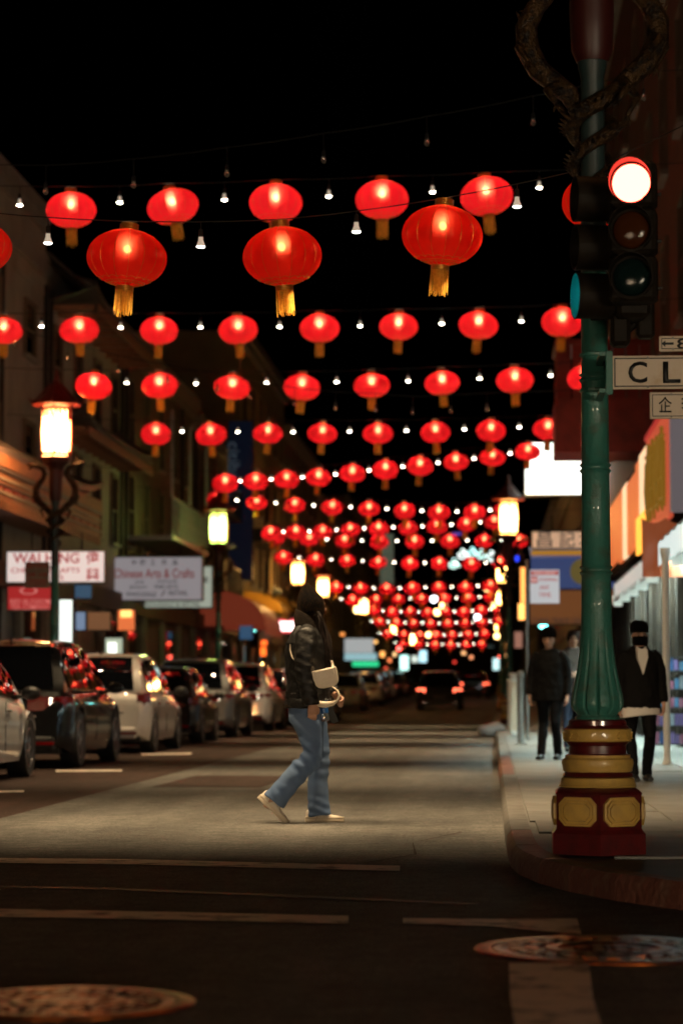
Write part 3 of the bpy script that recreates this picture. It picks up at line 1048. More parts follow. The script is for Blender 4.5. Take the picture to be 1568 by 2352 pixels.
ROWS = [
    (190, 'near', [(-62, 568), (291, 592), (648, 588), (1015, 540), (1384, 462)], [(110, 556), (461, 564), (818, 530), (1187, 472)]),
    (122, 'mid', [(163, 482), (397, 474), (633, 466), (877, 458), (1117, 450)], [(45, 469), (275, 463), (515, 457), (755, 449), (993, 439), (1238, 429)]),
    (92, 'mid', [(8, 760), (182, 758), (365, 759), (547, 758), (734, 754), (915, 750), (1098, 747), (1290, 740)], [(95, 748), (277, 751), (460, 750), (642, 749), (827, 747), (1014, 742), (1197, 736)]),
    (84, 'mid', [(215, 887), (367, 886), (533, 890), (693, 890), (853, 886), (1015, 880), (1182, 874), (1343, 868)], [(291, 878), (450, 880), (612, 878), (773, 876), (937, 874), (1101, 868), (1264, 861)]),
    (70, 'far', [(358, 997), (484, 998), (615, 996), (740, 996), (868, 996), (1000, 993), (1127, 990), (1258, 986)], [(418, 990), (546, 991), (673, 991), (803, 990), (933, 988), (1066, 985), (1192, 980)]),
    (60, 'far', [(517, 1110), (587, 1106), (658, 1102), (731, 1097), (809, 1088), (885, 1079), (964, 1071), (1047, 1061), (1130, 1051), (1212, 1038)], None),
    (51, 'far', [(499, 1149), (589, 1155), (677, 1161), (763, 1166), (847, 1169), (929, 1174), (1008, 1178), (1090, 1177), (1160, 1172)], None),
    (46, 'far', [(622, 1225), (679, 1223), (741, 1222), (804, 1217), (869, 1215), (937, 1213), (1003, 1210), (1070, 1205), (1135, 1199)], None),
    (44, 'far', [(635, 1235), (710, 1239), (791, 1243), (871, 1245), (952, 1245), (1033, 1244), (1112, 1243), (1192, 1243)], None),
    (41, 'far', [(651, 1281), (724, 1286), (797, 1289), (868, 1293), (941, 1295), (1009, 1295), (1082, 1297), (1148, 1293)], None),
    (36, 'far', [(772, 1350), (828, 1352), (888, 1353), (947, 1352), (1007, 1350), (1068, 1350), (1126, 1346)], None),
    (32, 'far', [(810, 1379), (863, 1378), (915, 1377), (968, 1376), (1021, 1375), (1075, 1374), (1126, 1372)], None),
    (30, 'far', [(859 + 41 * k, 1406 - (k - 3) ** 2 * .4 + (k % 2) * 2) for k in range(8)], None),
    (28, 'far', [(872 + 39 * k, 1433 - (k - 3) ** 2 * .4) for k in range(8)], None),
    (26.3, 'far', [(890 + 37 * k, 1460 - (k - 3) ** 2 * .4) for k in range(7)], None),
    (24.8, 'far', [(926 + 36 * k, 1482 - (k - 3) ** 2 * .4) for k in range(6)], None),
]
for ri, (wpx, kind, ctr, blb) in enumerate(ROWS):
    Y = 0.6 * FP / wpx
    if blb is None:
        blb = []
        for (x0, y0), (x1, y1) in zip(ctr[:-1], ctr[1:]):
            blb.append(((x0 + x1) / 2, (y0 + y1) / 2 - wpx * .07))
        if ri > 9:
            (x0, y0), (x1, y1) = ctr[0], ctr[1]
            blb.append((x0 - (x1 - x0) / 2, y0 - wpx * .1))
    grp = 'red lanterns strung across the street'
    tops = []
    for i, (x, y) in enumerate(ctr):
        p = at(x, y, Y)
        nm = ORD[i] if i else 'leftmost'
        if i == len(ctr) - 1:
            nm = 'rightmost'
        lab = 'red silk lantern with gold tassel, %s%s in the %s row%s' % (nm, ' from left' if nm in ORD else '', ROWN[ri], '' if ri == 0 else ' back')
        lantern(p, random.uniform(.97, 1.03), kind, lab, grp, tilt=(0.10 if (ri == 0 and i == 3) else 0))
        tops.append((p.x, Y, p.z + .275))
    bl = [at(x, y, Y) for x, y in blb]
    spot = {0: 540, 1: 640, 2: 400, 3: 400, 4: 500, 5: 420, 6: 320}.get(ri, 0)
    cone = {0: 120, 1: 80, 2: 64, 3: 60}.get(ri, 62)
    light_string(Y, tops, bl, 'cable of white reflector bulbs carrying the %s row of lanterns%s' % (ROWN[ri], '' if ri == 0 else ' back'), spot, cone, near=(ri == 0),
                 ends=((tops[0][2] + .25, tops[-1][2] + 1.3) if ri == 0 else None))
# unlit strings of clear bulbs
for lab, Y, pts in (('unlit string of clear bulbs rising to the right over the nearest lanterns', 24.0, [(105, 446), (307, 431), (521, 405), (743, 373), (980, 334), (1224, 287), (1477, 231)]),
                    ('unlit string of clear bulbs sagging between the third and fifth lantern rows', 38.5, [(35, 797), (155, 828), (271, 858), (384, 880), (498, 900), (574, 917), (676, 932), (770, 942), (862, 946), (947, 953), (1035, 949), (1118, 945)])):
    P = [at(x, y, Y) for x, y in pts]
    light_string(Y, [p + Vector((0, 0, .30)) for p in P], P, lab, lit=False)

# warm globe lamps hanging over the far street
GLOBE = MB().ell((0, 0, 0), .17, .17, .17, 14, 10).mesh('globe', glow('globe_lamp', (1.0, .62, .22), 9.0), 179)
GLOBE_W = MB().ell((0, 0, 0), .15, .15, .15, 14, 10).mesh('globe', glow('globe_lamp_white', (.95, .95, 1.0), 7.0), 179)
for i, (x, y, Y, wh) in enumerate(sorted(((949, 1463, 150, 0), (984, 1458, 156, 0), (1004, 1406, 125, 0), (1018, 1391, 122, 0), (1134, 1391, 118, 0), (996, 1376, 112, 1), (1096, 1418, 128, 1), (1141, 1461, 150, 0), (820, 1400, 112, 0), (1120, 1350, 104, 0)))):
    p = at(x, y, Y)
    o = empty('globe_lamp', p, '%s globe lamp over the far street, %s globe from the left' % ('small white' if wh else 'warm yellow', ORD[i]), 'lamp', 'globe lamps over the far street')
    inst('globe', GLOBE_W if wh else GLOBE, o)
    MB().tube([(0, 0, .14), (0, 0, 1.6)], .012, 5).build('hanging_rod', M['black'], o)
    MB().lathe([(.03, .22), (.09, .14), (.10, .12)], 10).build('cap', M['dark'], o)

# ================================================================== BUILDINGS
M['plaster'] = mat('pale_plaster', (0.34, 0.30, 0.25), 0.8, noise=(0.9, (0.24, 0.21, 0.18), 0.4, 0.7), bump=(12, 0.2, 0.01))
M['plaster2'] = mat('ochre_plaster', (0.36, 0.26, 0.13), 0.8, noise=(0.8, (0.24, 0.17, 0.09), 0.4, 0.7), bump=(12, 0.2, 0.01))
M['plaster3'] = mat('brown_plaster', (0.15, 0.105, 0.07), 0.8, noise=(0.8, (0.10, 0.07, 0.05), 0.4, 0.7), bump=(12, 0.2, 0.01))
M['brick'] = mat('red_tinted_brick', (0.15, 0.045, 0.03), 0.8, noise=(3, (0.09, 0.03, 0.022), 0.4, 0.7), bump=(20, 0.4, 0.01))  # red in the colour stands in for red light on the near wall
M['tile'] = mat('glazed_roof_tile', (0.09, 0.07, 0.06), 0.45, noise=(6, (0.05, 0.04, 0.04), 0.4, 0.7))
M['wood'] = mat('carved_eave_wood', (0.30, 0.12, 0.05), 0.55, noise=(7, (0.18, 0.07, 0.03), 0.4, 0.7), bump=(18, 0.4, 0.01))
M['shutter'] = mat('rolled_shutter', (0.05, 0.045, 0.04), 0.5, 0.4)
M['column'] = mat('stone_pilaster', (0.24, 0.22, 0.19), 0.7, noise=(3, (0.17, 0.15, 0.13), 0.4, 0.7))
M['redpaint'] = mat('red_painted_wood', (0.28, 0.03, 0.02), 0.5, noise=(5, (0.18, 0.02, 0.015), 0.4, 0.7))
WINC = {}


def win_mesh(w_, h):
    if (w_, h) not in WINC:
        f = MB()
        f.box(-.02, .07, -w_ / 2 - .08, -w_ / 2, -h / 2, h / 2)
        f.box(-.02, .07, w_ / 2, w_ / 2 + .08, -h / 2, h / 2)
        f.box(-.02, .072, -w_ / 2 - .08, w_ / 2 + .08, h / 2, h / 2 + .08)
        f.box(-.02, .05, -w_ / 2, w_ / 2, -.02, .025)
        s = MB().box(-.02, .13, -w_ / 2 - .12, w_ / 2 + .12, -h / 2 - .09, -h / 2 - .002)
        p = MB().box(-.01, .012, -w_ / 2 + .001, w_ / 2 - .001, -h / 2 + .001, h / 2 - .001)
        WINC[(w_, h)] = (f.mesh('window_frame', M['plaster3']), s.mesh('sill', M['column']), p.mesh('pane', M['glass']))
    return WINC[(w_, h)]


def window(o, y, z, w_, h, flip):
    f, s, p = win_mesh(w_, h)
    a = inst('window', f, o, (0, y, z), (0, 0, PI if flip else 0))
    inst('sill', s, a)
    inst('pane', p, a)
    return a


def building(side, y0, y1, h, wm, label, rows, cornice=0.35, shop=True, group=None):
    """side -1: left facade line, +1: right; rows: (z of centre, number, width, height)"""
    xf = FL if side < 0 else FR
    o = empty('building', (xf, y0, 0), label, 'building')
    s = -side                     # direction of the street in local x
    L = y1 - y0 - .03
    X = lambda a: s * a
    bx = lambda b, x0, x1, *r: b.box(min(X(x0), X(x1)), max(X(x0), X(x1)), *r)
    bx(MB(), -9, 0, 0, L, -.2, h).build('wall', wm, o)
    if cornice:
        c = MB()
        bx(c, -.05, cornice, -.02 + .05, L - .05, h - .32, h + .02)
        bx(c, -.05, cornice * .6, .05, L - .05, h - .55, h - .323)
        c.build('cornice', M['column'], o)
    for z, n, w_, hh in rows:
        for i in range(n):
            window(o, L * (i + .5) / n, z, w_, hh, side > 0)
    if shop:
        n = max(2, int(L / 3.0))
        p, sh = MB(), MB()
        for i in range(n + 1):
            yy = min(max(L * i / n, .2), L - .2)
            MBp = MB()
            bx(MBp, .004, .16, yy - .17, yy + .17, 0, 3.0)
            MBp.build('pilaster', M['column'], o)
        for i in range(n):
            ya, yb = L * i / n + .2, L * (i + 1) / n - .2
            q = MB()
            bx(q, .004, .03, ya, yb, .1, 2.75)
            g_ = q.build('shopfront', M['shutter'] if (i % 2) else M['glass'], o)
        f = MB()
        bx(f, .004, .2, .03, L - .03, 3.003, 3.5)
        f.build('fascia', M['plaster3'], o)
    return o


b1 = building(-1, 18, 52.0, 11.5, M['plaster'], 'pale plastered building with lattice frieze at the far left', [(8.55, 9, 1.1, 1.1), (5.9, 9, 1.1, 1.3)], 0.12)
fz = MB()
for i in range(120):
    y = .4 + i * .28
    fz.box(.004, .05, y, y + .16, 9.55, 9.62)
    fz.box(.004, .05, y + .05, y + .11, 9.64, 9.95)
fz.box(.004, .08, .1, 33.7, 9.98, 10.08)
tag(fz.build('lattice_frieze', M['plaster'], b1), None, None, kind='stuff')
b2 = building(-1, 52.0, 63.0, 10.6, M['plaster'], 'plastered building with upturned pagoda eaves behind the second lantern row', [(8.2, 4, .9, 1.7), (5.6, 4, .9, 1.7)], 0)


def eave(parent, x0, x1, y0, y1, z, rise, m, n=None, name='pagoda_eave'):
    """tiled sloping eave with upturned ends, rows of round tiles and brackets below"""
    L = y1 - y0
    o = MB()
    vs = []
    K = 14
    for i in range(K + 1):
        y = y0 + L * i / K
        u = abs(2 * i / K - 1) ** 6 * .35
        for t, dz in ((0, rise), (.5, rise * .38), (1, 0)):
            vs.append((x0 + (x1 - x0) * t, y, z + dz + u * t))
        vs.append((x1, y, z - .12 + u))
        vs.append((x0, y, z - .06))
    fs = []
    for i in range(K):
        for j in range(4):
            a = i * 5 + j
            fs.append((a, a + 1, a + 6, a + 5))
    o.add(vs, fs)
    e = o.build(name, M['tile'], parent)
    n = n or int(L / .3)
    t = MB()
    t.tube([(0, 0, rise), ((x1 - x0) * .5, 0, rise * .38), (x1 - x0, 0, 0)], .045, 6)
    me = t.mesh('roof_tile', M['tile'], 60)
    for i in range(n):
        y = y0 + L * (i + .5) / n
        u = abs(2 * (i + .5) / n - 1) ** 6 * .35
        inst('roof_tile', me, e, (x0, y, z + .03 + u * .6))
    bm_ = MB()
    bm_.box(min(0, (x1 - x0) * .9), max(0, (x1 - x0) * .9), -.05, .05, -.22, -.10)
    mb = bm_.mesh('bracket', m)
    for i in range(max(3, n // 3)):
        inst('bracket', mb, e, (x0, y0 + L * (i + .5) / max(3, n // 3), z))
    MB().box(min(x1 - .02, x1 + .02), max(x1 - .02, x1 + .02), y0 + .3, y1 - .3, z - .34, z - .122).build('eave_board', m, e)
    return e


eave(b2, 0, 1.1, .1, 10.7, 9.6, .8, M['wood'])
eave(b2, 0, 0.9, .1, 10.7, 6.9, .6, M['wood'])
b3 = building(-1, 63.0, 78.0, 10.4, M['plaster3'], 'brown building with an iron balcony above the arts and crafts signs', [(8.4, 5, .8, 1.9), (5.8, 5, .8, 1.9)], .3)
# balcony
bal = MB().box(.004, 1.25, 1.0, 9.0, 5.0, 5.12).build('balcony', M['steel'], b3)
for i in range(26):
    y = 1.05 + i * .315
    inst('baluster', (bpy.data.meshes.get('baluster') or MB().box(-.015, .015, -.015, .015, 0, 1.0).mesh('baluster', M['steel'])), bal, (1.22, y, 5.12))
MB().box(1.19, 1.25, 1.0, 9.0, 6.12, 6.18).build('balcony_rail', M['steel'], bal)
for y in (1.1, 5.0, 8.9):
    MB().box(1.16, 1.24, y - .04, y + .04, 6.19, 8.5).build('balcony_post', M['steel'], bal)
b4 = building(-1, 78.0, 93.0, 10.0, M['plaster3'], 'brown building with tall paired windows behind the blue vertical sign', [(7.9, 6, .7, 2.2), (5.2, 6, .7, 1.8)], .3)
b5 = building(-1, 93.0, 113.0, 15.0, M['plaster2'], 'ochre building glowing in yellow lamplight left of the woman', [(12.4, 6, .9, 1.8), (9.2, 6, .9, 1.8), (6.2, 6, .9, 1.8)], .4)
for i, (a, b, h, m) in enumerate(((113, 135, 13.5, 'plaster3'), (135, 160, 12.0, 'plaster2'), (160, 190, 14.0, 'plaster3'), (190, 240, 12, 'plaster3'))):
    building(-1, a, b, h, M[m], ['distant brown building on the left past the ochre one', 'distant ochre building on the left behind far lanterns', 'very distant brown building on the left', 'farthest dim building at the left end of the street'][i],
             [(z, 6, .9, 1.7) for z in (5.6, 8.6, 11.2) if z < h - 1], .3)
ra = building(1, 24, 61.5, 17.0, M['brick'], 'dark red-tinted brick building rising behind the corner lamp post', [(z, 10, 1.0, 1.8) for z in (7.6, 10.6, 13.6)], .4, shop=False)
for i, (a, b, h, m) in enumerate(((61.5, 80, 10.5, 'brick'), (80, 108, 8.5, 'plaster3'), (108, 145, 9.5, 'brick'), (145, 190, 9, 'plaster3'), (190, 240, 9, 'plaster3'))):
    building(1, a, b, h, M[m], ['dark brick building behind the white lit sign', 'dim brown building along the right behind far lanterns', 'distant dark brick building on the right', 'very distant brown building on the right', 'farthest dim building at the right end of the street'][i],
             [(z, 6, .9, 1.7) for z in (5.6, 8.6) if z < h - 1], .3)
eb = empty('building', (-3, 262, .5), 'dark building closing the far end of the street', 'building')
MB().box(-30, 30, 0, 8, 0, 9).build('wall', M['plaster3'], eb)
for i in range(10):
    f, s_, p = win_mesh(.9, 1.7)
    a_ = inst('window', f, eb, (-9 + i * 2, 0, 6), (0, 0, -PI / 2))
    inst('pane', p, a_)
for bb_, ys_ in ((b1, (20.0, 29.0, 33.7)), (b2, (.3, 10.6)), (b3, (.4, 12.0)), (b4, (.4, 14.6)), (b5, (.4, 10.0))):
    for yy in ys_:
        MB().tube([(.07, yy, .2), (.07, yy, 9.8)], .05, 8).build('drainpipe', M['dark'], bb_, 60)
for bb_, y0_ in ((b4, 3.0), (b5, 4.0)):
    for zf in (4.2, 6.9):
        fe = MB().box(.004, .95, y0_, y0_ + 4.0, zf, zf + .06).build('fire_escape', M['dark'], bb_)
        MB().box(.90, .95, y0_, y0_ + 4.0, zf + .95, zf + 1.0).build('rail', M['dark'], fe)
        for i in range(14):
            inst('baluster', (bpy.data.meshes.get('iron_baluster') or MB().box(-.012, .012, -.012, .012, 0, .9).mesh('iron_baluster', M['dark'])), fe, (.92, y0_ + .1 + i * .29, zf + .06))
    MB().tube([(.5, y0_ + .4, 4.2), (.5, y0_ + 3.6, 6.9)], .05, 6).build('ladder', M['dark'], bb_)
# red balcony overhanging the right sidewalk
rb = MB().box(-1.80, -.004, 20.55, 22.4, 5.36, 6.35)
rbo = rb.build('balcony', M['redpaint'], ra)
for i in range(6):
    inst('balcony_slat', (bpy.data.meshes.get('balcony_slat') or MB().box(-.02, .02, -.11, .11, .88, 1.9).mesh('balcony_slat', M['redpaint'])), rbo, (-1.74, 20.75 + i * .315, 5.46))
for i in range(7):
    inst('balcony_slat', (bpy.data.meshes.get('balcony_slat_end') or MB().box(-.11, .11, -.02, .02, .88, 1.9).mesh('balcony_slat_end', M['redpaint'])), rbo, (-1.62 + i * .25, 20.62, 5.46))
MB().box(-1.8, -.004, 20.55, 22.45, 7.36, 7.46).build('balcony_roof', M['redpaint'], rbo)

# ---- the tiled eave over the left shops, lit orange
le = eave(b1, 0, 1.35, 14.0, 33.8, 5.15, .55, M['wood'])
MB().box(1.0, 1.3, 14.3, 33.6, 4.25, 4.8).build('eave_fascia', M['wood'], le)
MB().box(.004, 1.0, 14.3, 33.6, 4.3, 4.36).build('eave_soffit', M['wood'], le)
for zz, pr, hh, mm in ((4.74, .05, .07, 'tile'), (4.60, .03, .04, 'plaster'), (4.50, .04, .03, 'tile'), (4.36, .025, .05, 'plaster')):
    MB().box(1.302, 1.302 + pr, 14.3, 33.6, zz, zz + hh).build('moulding', M[mm], le)
for i in range(22):
    inst('eave_panel', (bpy.data.meshes.get('eave_panel') or MB().cbox(0, .02, 0, .62, 0, .07, .008).mesh('eave_panel', M['redpaint'])), le, (1.303, 14.5 + i * .87, 4.415))
fr_ = MB()
for i in range(64):
    y = 14.4 + i * .3
    fr_.box(1.302, 1.33, y, y + .2, 4.09, 4.249)
tag(fr_.build('eave_fringe', M['wood'], le), None, None, kind='stuff')

# ================================================================== SIGNS
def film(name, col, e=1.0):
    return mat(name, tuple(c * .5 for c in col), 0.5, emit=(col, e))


M['lit_white'] = film('backlit_white', (0.72, 0.60, 0.56), 1.0)
M['lit_grey'] = film('backlit_dim', (0.23, 0.21, 0.22), 1.0)
M['lit_dim'] = film('backlit_dimmer', (0.30, 0.33, 0.27), 1.0)
M['lit_red'] = film('backlit_red', (0.34, 0.018, 0.018), 1.0)
M['f_red'] = film('red_film', (0.30, 0.012, 0.015), 1.0)
M['f_dred'] = film('dark_red_film', (0.13, 0.012, 0.012), 1.0)
M['f_or'] = film('orange_film', (0.42, 0.09, 0.02), 1.0)
M['f_yel'] = film('yellow_film', (0.62, 0.36, 0.05), 1.0)
M['f_ink'] = film('black_film', (0.015, 0.015, 0.018), 1.0)
M['f_pink'] = film('pale_film', (0.55, 0.16, 0.14), 1.0)
M['frame_grey'] = mat('sign_frame', (0.20, 0.18, 0.16), 0.5, 0.3)
M['frame_dark'] = mat('sign_frame_dark', (0.05, 0.045, 0.04), 0.5, 0.3)


def box_sign(name, label, x0, y0, x1, y1, Y, face, depth=.28, frame='frame_grey', texts=(), cat='sign', fw=.035, group=None, hang=True):
    a, b = at(x0, y1, Y), at(x1, y0, Y)
    o = empty(name, (a.x, Y, a.z), label, cat, group)
    W, H = b.x - a.x, b.z - a.z
    MB().cbox(0, W, 0, depth, 0, H, min(.015, fw / 2)).build('housing', M[frame], o)
    MB().box(fw, W - fw, -.006, -.001, fw, H - fw).build('face', M[face] if isinstance(face, str) else face, o)
    for body, cx, cy, tw, th, m, bold in texts:
        c = at(cx, cy, Y)
        p0, p1 = at(cx - tw / 2, cy + th / 2, Y), at(cx + tw / 2, cy - th / 2, Y)
        text(body, p1.x - p0.x, p1.z - p0.z, M[m], o, (c.x - a.x, -.012, c.z - a.z), bold=bold)
    if hang:
        for fx in (.25, .75):
            MB().tube([(W * fx, depth / 2, H), (W * fx, depth / 2, H + .35)], .015, 5).build('hanger', M['dark'], o)
    return o


box_sign('shop_sign', 'lit white projecting shop sign with red letters and two red Chinese characters', 12, 1263, 243, 1341, 46.0, 'lit_white', texts=[
    ('WAI HING', 106, 1282, 152, 24, 'f_red', .014), ('CHINESE CRAFTS', 104, 1310, 158, 12, 'f_red', .008), ('& ARTS', 116, 1327, 60, 11, 'f_red', .008),
    ('偉', 213, 1282, 30, 30, 'f_red', .012), ('興', 213, 1319, 30, 28, 'f_red', .012)])
box_sign('shop_sign', 'small red lit tea shop sign below the white shop sign at the left', 14, 1344, 122, 1404, 47.0, 'lit_red', texts=[
    ('RED BLOSSOM', 70, 1382, 92, 12, 'f_pink', .004), ('TEA COMPANY', 70, 1395, 92, 11, 'f_pink', .004), ('O', 66, 1357, 42, 18, 'f_pink', .0)])
box_sign('shop_sign', 'grey-white arts and crafts sign with red title and black small lines', 253, 1277, 466, 1381, 62.0, 'lit_grey', frame='frame_grey', texts=[
    ('中', 308, 1292, 11, 11, 'f_ink', .02), ('國', 328, 1292, 12, 12, 'f_ink', .02), ('工', 351, 1292, 11, 11, 'f_ink', .02), ('藝', 377, 1292, 12, 12, 'f_ink', .02), ('品', 402, 1292, 11, 11, 'f_ink', .02),
    ('Chinese Arts & Crafts', 354, 1317, 184, 22, 'f_dred', .012), ('JADE', 320, 1338, 22, 8, 'f_ink', .01), ('ANTIQUES', 384, 1336, 46, 8, 'f_ink', .01),
    ('JEWELRY', 318, 1350, 42, 9, 'f_ink', .01), ('FINE ARTS', 382, 1348, 54, 9, 'f_ink', .01), ('WHOLESALE', 324, 1365, 70, 11, 'f_ink', .01), ('/', 375, 1363, 12, 12, 'f_ink', .01), ('RETAIL', 410, 1362, 44, 11, 'f_ink', .01)])
box_sign('shop_sign', 'pale sign half hidden behind the arts and crafts sign, its lower line readable', 330, 1299, 489, 1398, 64.5, 'lit_dim', texts=[
    ('WHOLESALE & RETAIL', 390, 1388, 140, 9, 'f_ink', .012), ('E', 474, 1332, 10, 12, 'f_ink', .02)])
M['lit_blue'] = film('blue_vertical_sign', (0.0008, 0.0022, 0.007), 1.0)
M['f_blu'] = film('blue_film', (0.05, 0.10, 0.20), 1.0)
cs = box_sign('bank_sign', 'tall dark blue vertical bank sign with dim lettering on the left facades', 522, 965, 582, 1334, 86.0, 'lit_blue', frame='frame_dark', hang=False)
a = at(522, 1334, 86)
c = at(536, 1060, 86)
text('citibank', at(536, 1010, 86).z - at(536, 1140, 86).z, at(549, 1060, 86).x - at(521, 1060, 86).x, film('dim_letters', (.030, .040, .050), 1.0), cs, (c.x - a.x + .02, -.012, at(536, 1080, 86).z - a.z), (R(90), R(90), 0), .004)
arc = MB()
arc.tube([(0.30 + .25 * math.cos(t), 0, .45 * math.sin(t)) for t in [R(-60 + 12 * i) for i in range(11)]], .02, 6)
arc.build('red_arc', M['redink'], cs, loc=(.42, -.02, 4.4))
MB().box(.93, 1.25, .05, .2, 1.4, 1.9).build('bracket', M['frame_dark'], cs)
# parking sign on the left lamp post
a = at(57, 1351, 40.55)
po = empty('parking_sign', a, 'small faded parking sign fixed to the left lamp post before the white sign', 'sign')
Wp, Hp = at(113, 1351, 40.55).x - a.x, at(57, 1291, 40.55).z - a.z
MB().cbox(0, Wp, 0, .012, 0, Hp, .004).build('plate', mat('faded_sign_plate', (0.30, 0.22, 0.15), .6, noise=(9, (.2, .14, .1), .4, .7)), po)
text('NO', Wp * .28, Hp * .2, M['redink'], po, (Wp * .18, -.004, Hp * .86), bold=.02)
text('PARKING', Wp * .6, Hp * .15, M['redink'], po, (Wp * .66, -.004, Hp * .86), bold=.01)
text('2AM - 6AM', Wp * .8, Hp * .14, M['redink'], po, (Wp * .5, -.004, Hp * .52), bold=.01)
for zz in (.30, .22, .12):
    MB().box(Wp * .12, Wp * .88, -.003, -.0005, Hp * zz, Hp * (zz + .035)).build('small_print', M['redink'], po)
MB().tube([(Wp, .02, Hp * .8), (Wp + .06, .1, Hp * .8)], .012, 5).build('clamp', M['dark'], po)


def lightbox(label, x0, y0, x1, y1, Y, col, e, depth=.2, name='light_box', cat='lit sign', frame='frame_dark', texts=(), fw=.02, inner=None):
    m = film('lit_' + label[:18], col, e)
    o = box_sign(name, label, x0, y0, x1, y1, Y, m, depth, frame, texts, cat, fw, hang=False)
    if inner:
        ix0, iy0, ix1, iy1, ic, ie = inner
        a_, b_ = at(ix0, iy1, Y) - o.location, at(ix1, iy0, Y) - o.location
        MB().box(a_.x, b_.x, -.03, -.008, max(a_.z, .02), b_.z).build('bright_panel', film('bright_panel', ic, ie), o)
    return o


lightbox('tall glaring white shop panel behind the left lamp post', 134, 1376, 168, 1490, 49.0, (.80, .88, .80), 1.6)
lightbox('small blue shop sign under the white sign', 170, 1342, 212, 1376, 50.0, (.03, .07, .12), 1.0)
lightbox('bluish end of the hanging brown shop box', 172, 1404, 198, 1449, 49.5, (.16, .22, .33), 1.0)
lightbox('brown hanging box with amber glints beside the blue panel', 199, 1404, 255, 1449, 50.2, (.16, .07, .03), 1.0)
lightbox('orange glowing square lantern box under the arts sign', 269, 1400, 311, 1450, 57.0, (.75, .17, .05), 1.0, inner=(277, 1402, 303, 1418, (1.0, .5, .14), 2.2))
lightbox('small greenish-white lit shop window low behind the pale hatchback', 240, 1464, 283, 1506, 55.0, (.42, .48, .36), 1.0, inner=(248, 1476, 268, 1506, (.85, .9, .8), 2.0))
lightbox('red framed glowing LED sign just left of the woman', 612, 1421, 684, 1455, 104.0, (1.0, .10, .10), 1.0, inner=(622, 1428, 677, 1449, (1.0, .75, .72), 3.5))
lightbox('upper orange neon sign left of the woman', 598, 1470, 614, 1484, 100.0, (1.0, .14, .02), 2.2)
lightbox('lower orange neon sign left of the woman', 597, 1486, 612, 1508, 100.0, (1.0, .16, .02), 2.2)
lightbox('pink vertical neon tube beside the LED sign', 606, 1414, 611, 1446, 103.0, (1.0, .06, .10), 2.0)
lightbox('blue poster panel under the red awning', 549, 1409, 581, 1470, 83.0, (.03, .075, .14), 1.0)
# distant lit signs
for lab, x0, y0, x1, y1, Y, col, e in (
        ('white shop sign with faint red marks far down the left side', 790, 1466, 858, 1512, 125, (.36, .38, .38), 1.0),
        ('cyan lower strip of the far white shop sign', 790, 1500, 866, 1518, 124, (.28, .48, .52), 1.0),
        ('green neon strip far down on the left', 808, 1519, 870, 1532, 123, (.02, .55, .22), 1.4),
        ('bright cyan-white lamp panel on the far left shops', 918, 1505, 938, 1540, 150, (.55, .95, .85), 2.2),
        ('pale blue upright light box in the far middle', 962, 1494, 980, 1522, 160, (.45, .75, .85), 1.8),
        ('white light box beside the pale blue one', 944, 1506, 960, 1522, 161, (.7, .8, .7), 1.2),
        ('pale cyan light box at the far right kerb', 1131, 1512, 1152, 1540, 140, (.55, .85, .85), 1.5),
        ('tall orange vertical neon sign on the right behind the no stopping sign', 1189, 1385, 1206, 1425, 78, (1.0, .42, .10), 3.0),
        ('upper orange vertical neon sign on the right', 1194, 1302, 1208, 1388, 79, (1.0, .36, .08), 2.2),
        ('pale pink lit notice on the right facades', 1180, 1450, 1200, 1490, 76, (.30, .14, .10), 1.0),
        ('pale green vertical banner far away over the road', 872, 1225, 904, 1345, 120, (.055, .07, .05), 1.0),
        ('small blue neon disc high on the right', 1182, 1276, 1192, 1290, 100, (.02, .05, .9), 2.0),
        ('faint violet neon strip above the far lanterns', 1038, 1222, 1060, 1230, 118, (.10, .05, .35), 1.2)):
    lightbox(lab, x0, y0, x1, y1, Y, col, e, depth=.15)
# small warm shop lights far down both sides
for i, (x0, y0, w_, h_, Y, col, e) in enumerate(((872, 1496, 12, 14, 150, (1, .42, .10), 2.0), (890, 1512, 9, 10, 158, (1, .25, .08), 1.8), (902, 1498, 8, 10, 165, (1, .6, .25), 2.2), (882, 1532, 7, 7, 150, (1, .12, .06), 1.6), (1060, 1496, 10, 8, 190, (1, .5, .2), 2.2), (1078, 1506, 8, 8, 188, (1, .35, .15), 2.0), (1040, 1518, 7, 6, 190, (1, .06, .04), 1.8), (1152, 1476, 9, 16, 120, (1, .45, .12), 1.8), (1164, 1440, 8, 14, 110, (1, .2, .06), 1.5), (1160, 1500, 10, 10, 118, (1, .55, .2), 1.5), (858, 1470, 9, 9, 140, (1, .5, .14), 2.0), (780, 1452, 12, 10, 112, (1, .35, .08), 1.2))):
    lightbox('small %s shop light far down the street, %s of twelve from the left' % ('red' if col[1] < .3 else 'amber', ORD[[858, 872, 882, 890, 902, 1040, 1060, 1078, 1152, 1160, 1164].index(x0) + 1 if x0 != 780 else 0]), x0, y0, x0 + w_, y0 + h_, Y, col, e, depth=.12)
# curly white-cyan tube lights over the street
for i, (x, y) in enumerate(((1042, 1302), (1062, 1280), (1084, 1276), (1106, 1280), (1128, 1284), (1138, 1292))):
    p = at(x, y, 128)
    o = MB()
    pts = [(.30 * math.cos(t) * (1 - t / 14), 0.02 * t, .18 * math.sin(t) + .03 * t) for t in [k * .5 for k in range(18)]]
    o.tube(pts, .035, 5)
    tag(o.build('neon_curl', glow('neon_curl', ((.65, 1, .9), (.9, 1, .95), (.5, .95, .9))[i % 3], 3.0), loc=p), 'curly white-cyan neon scroll over the far street, number %s from the left' % ORD[i], 'neon light', 'neon scrolls over the far street')

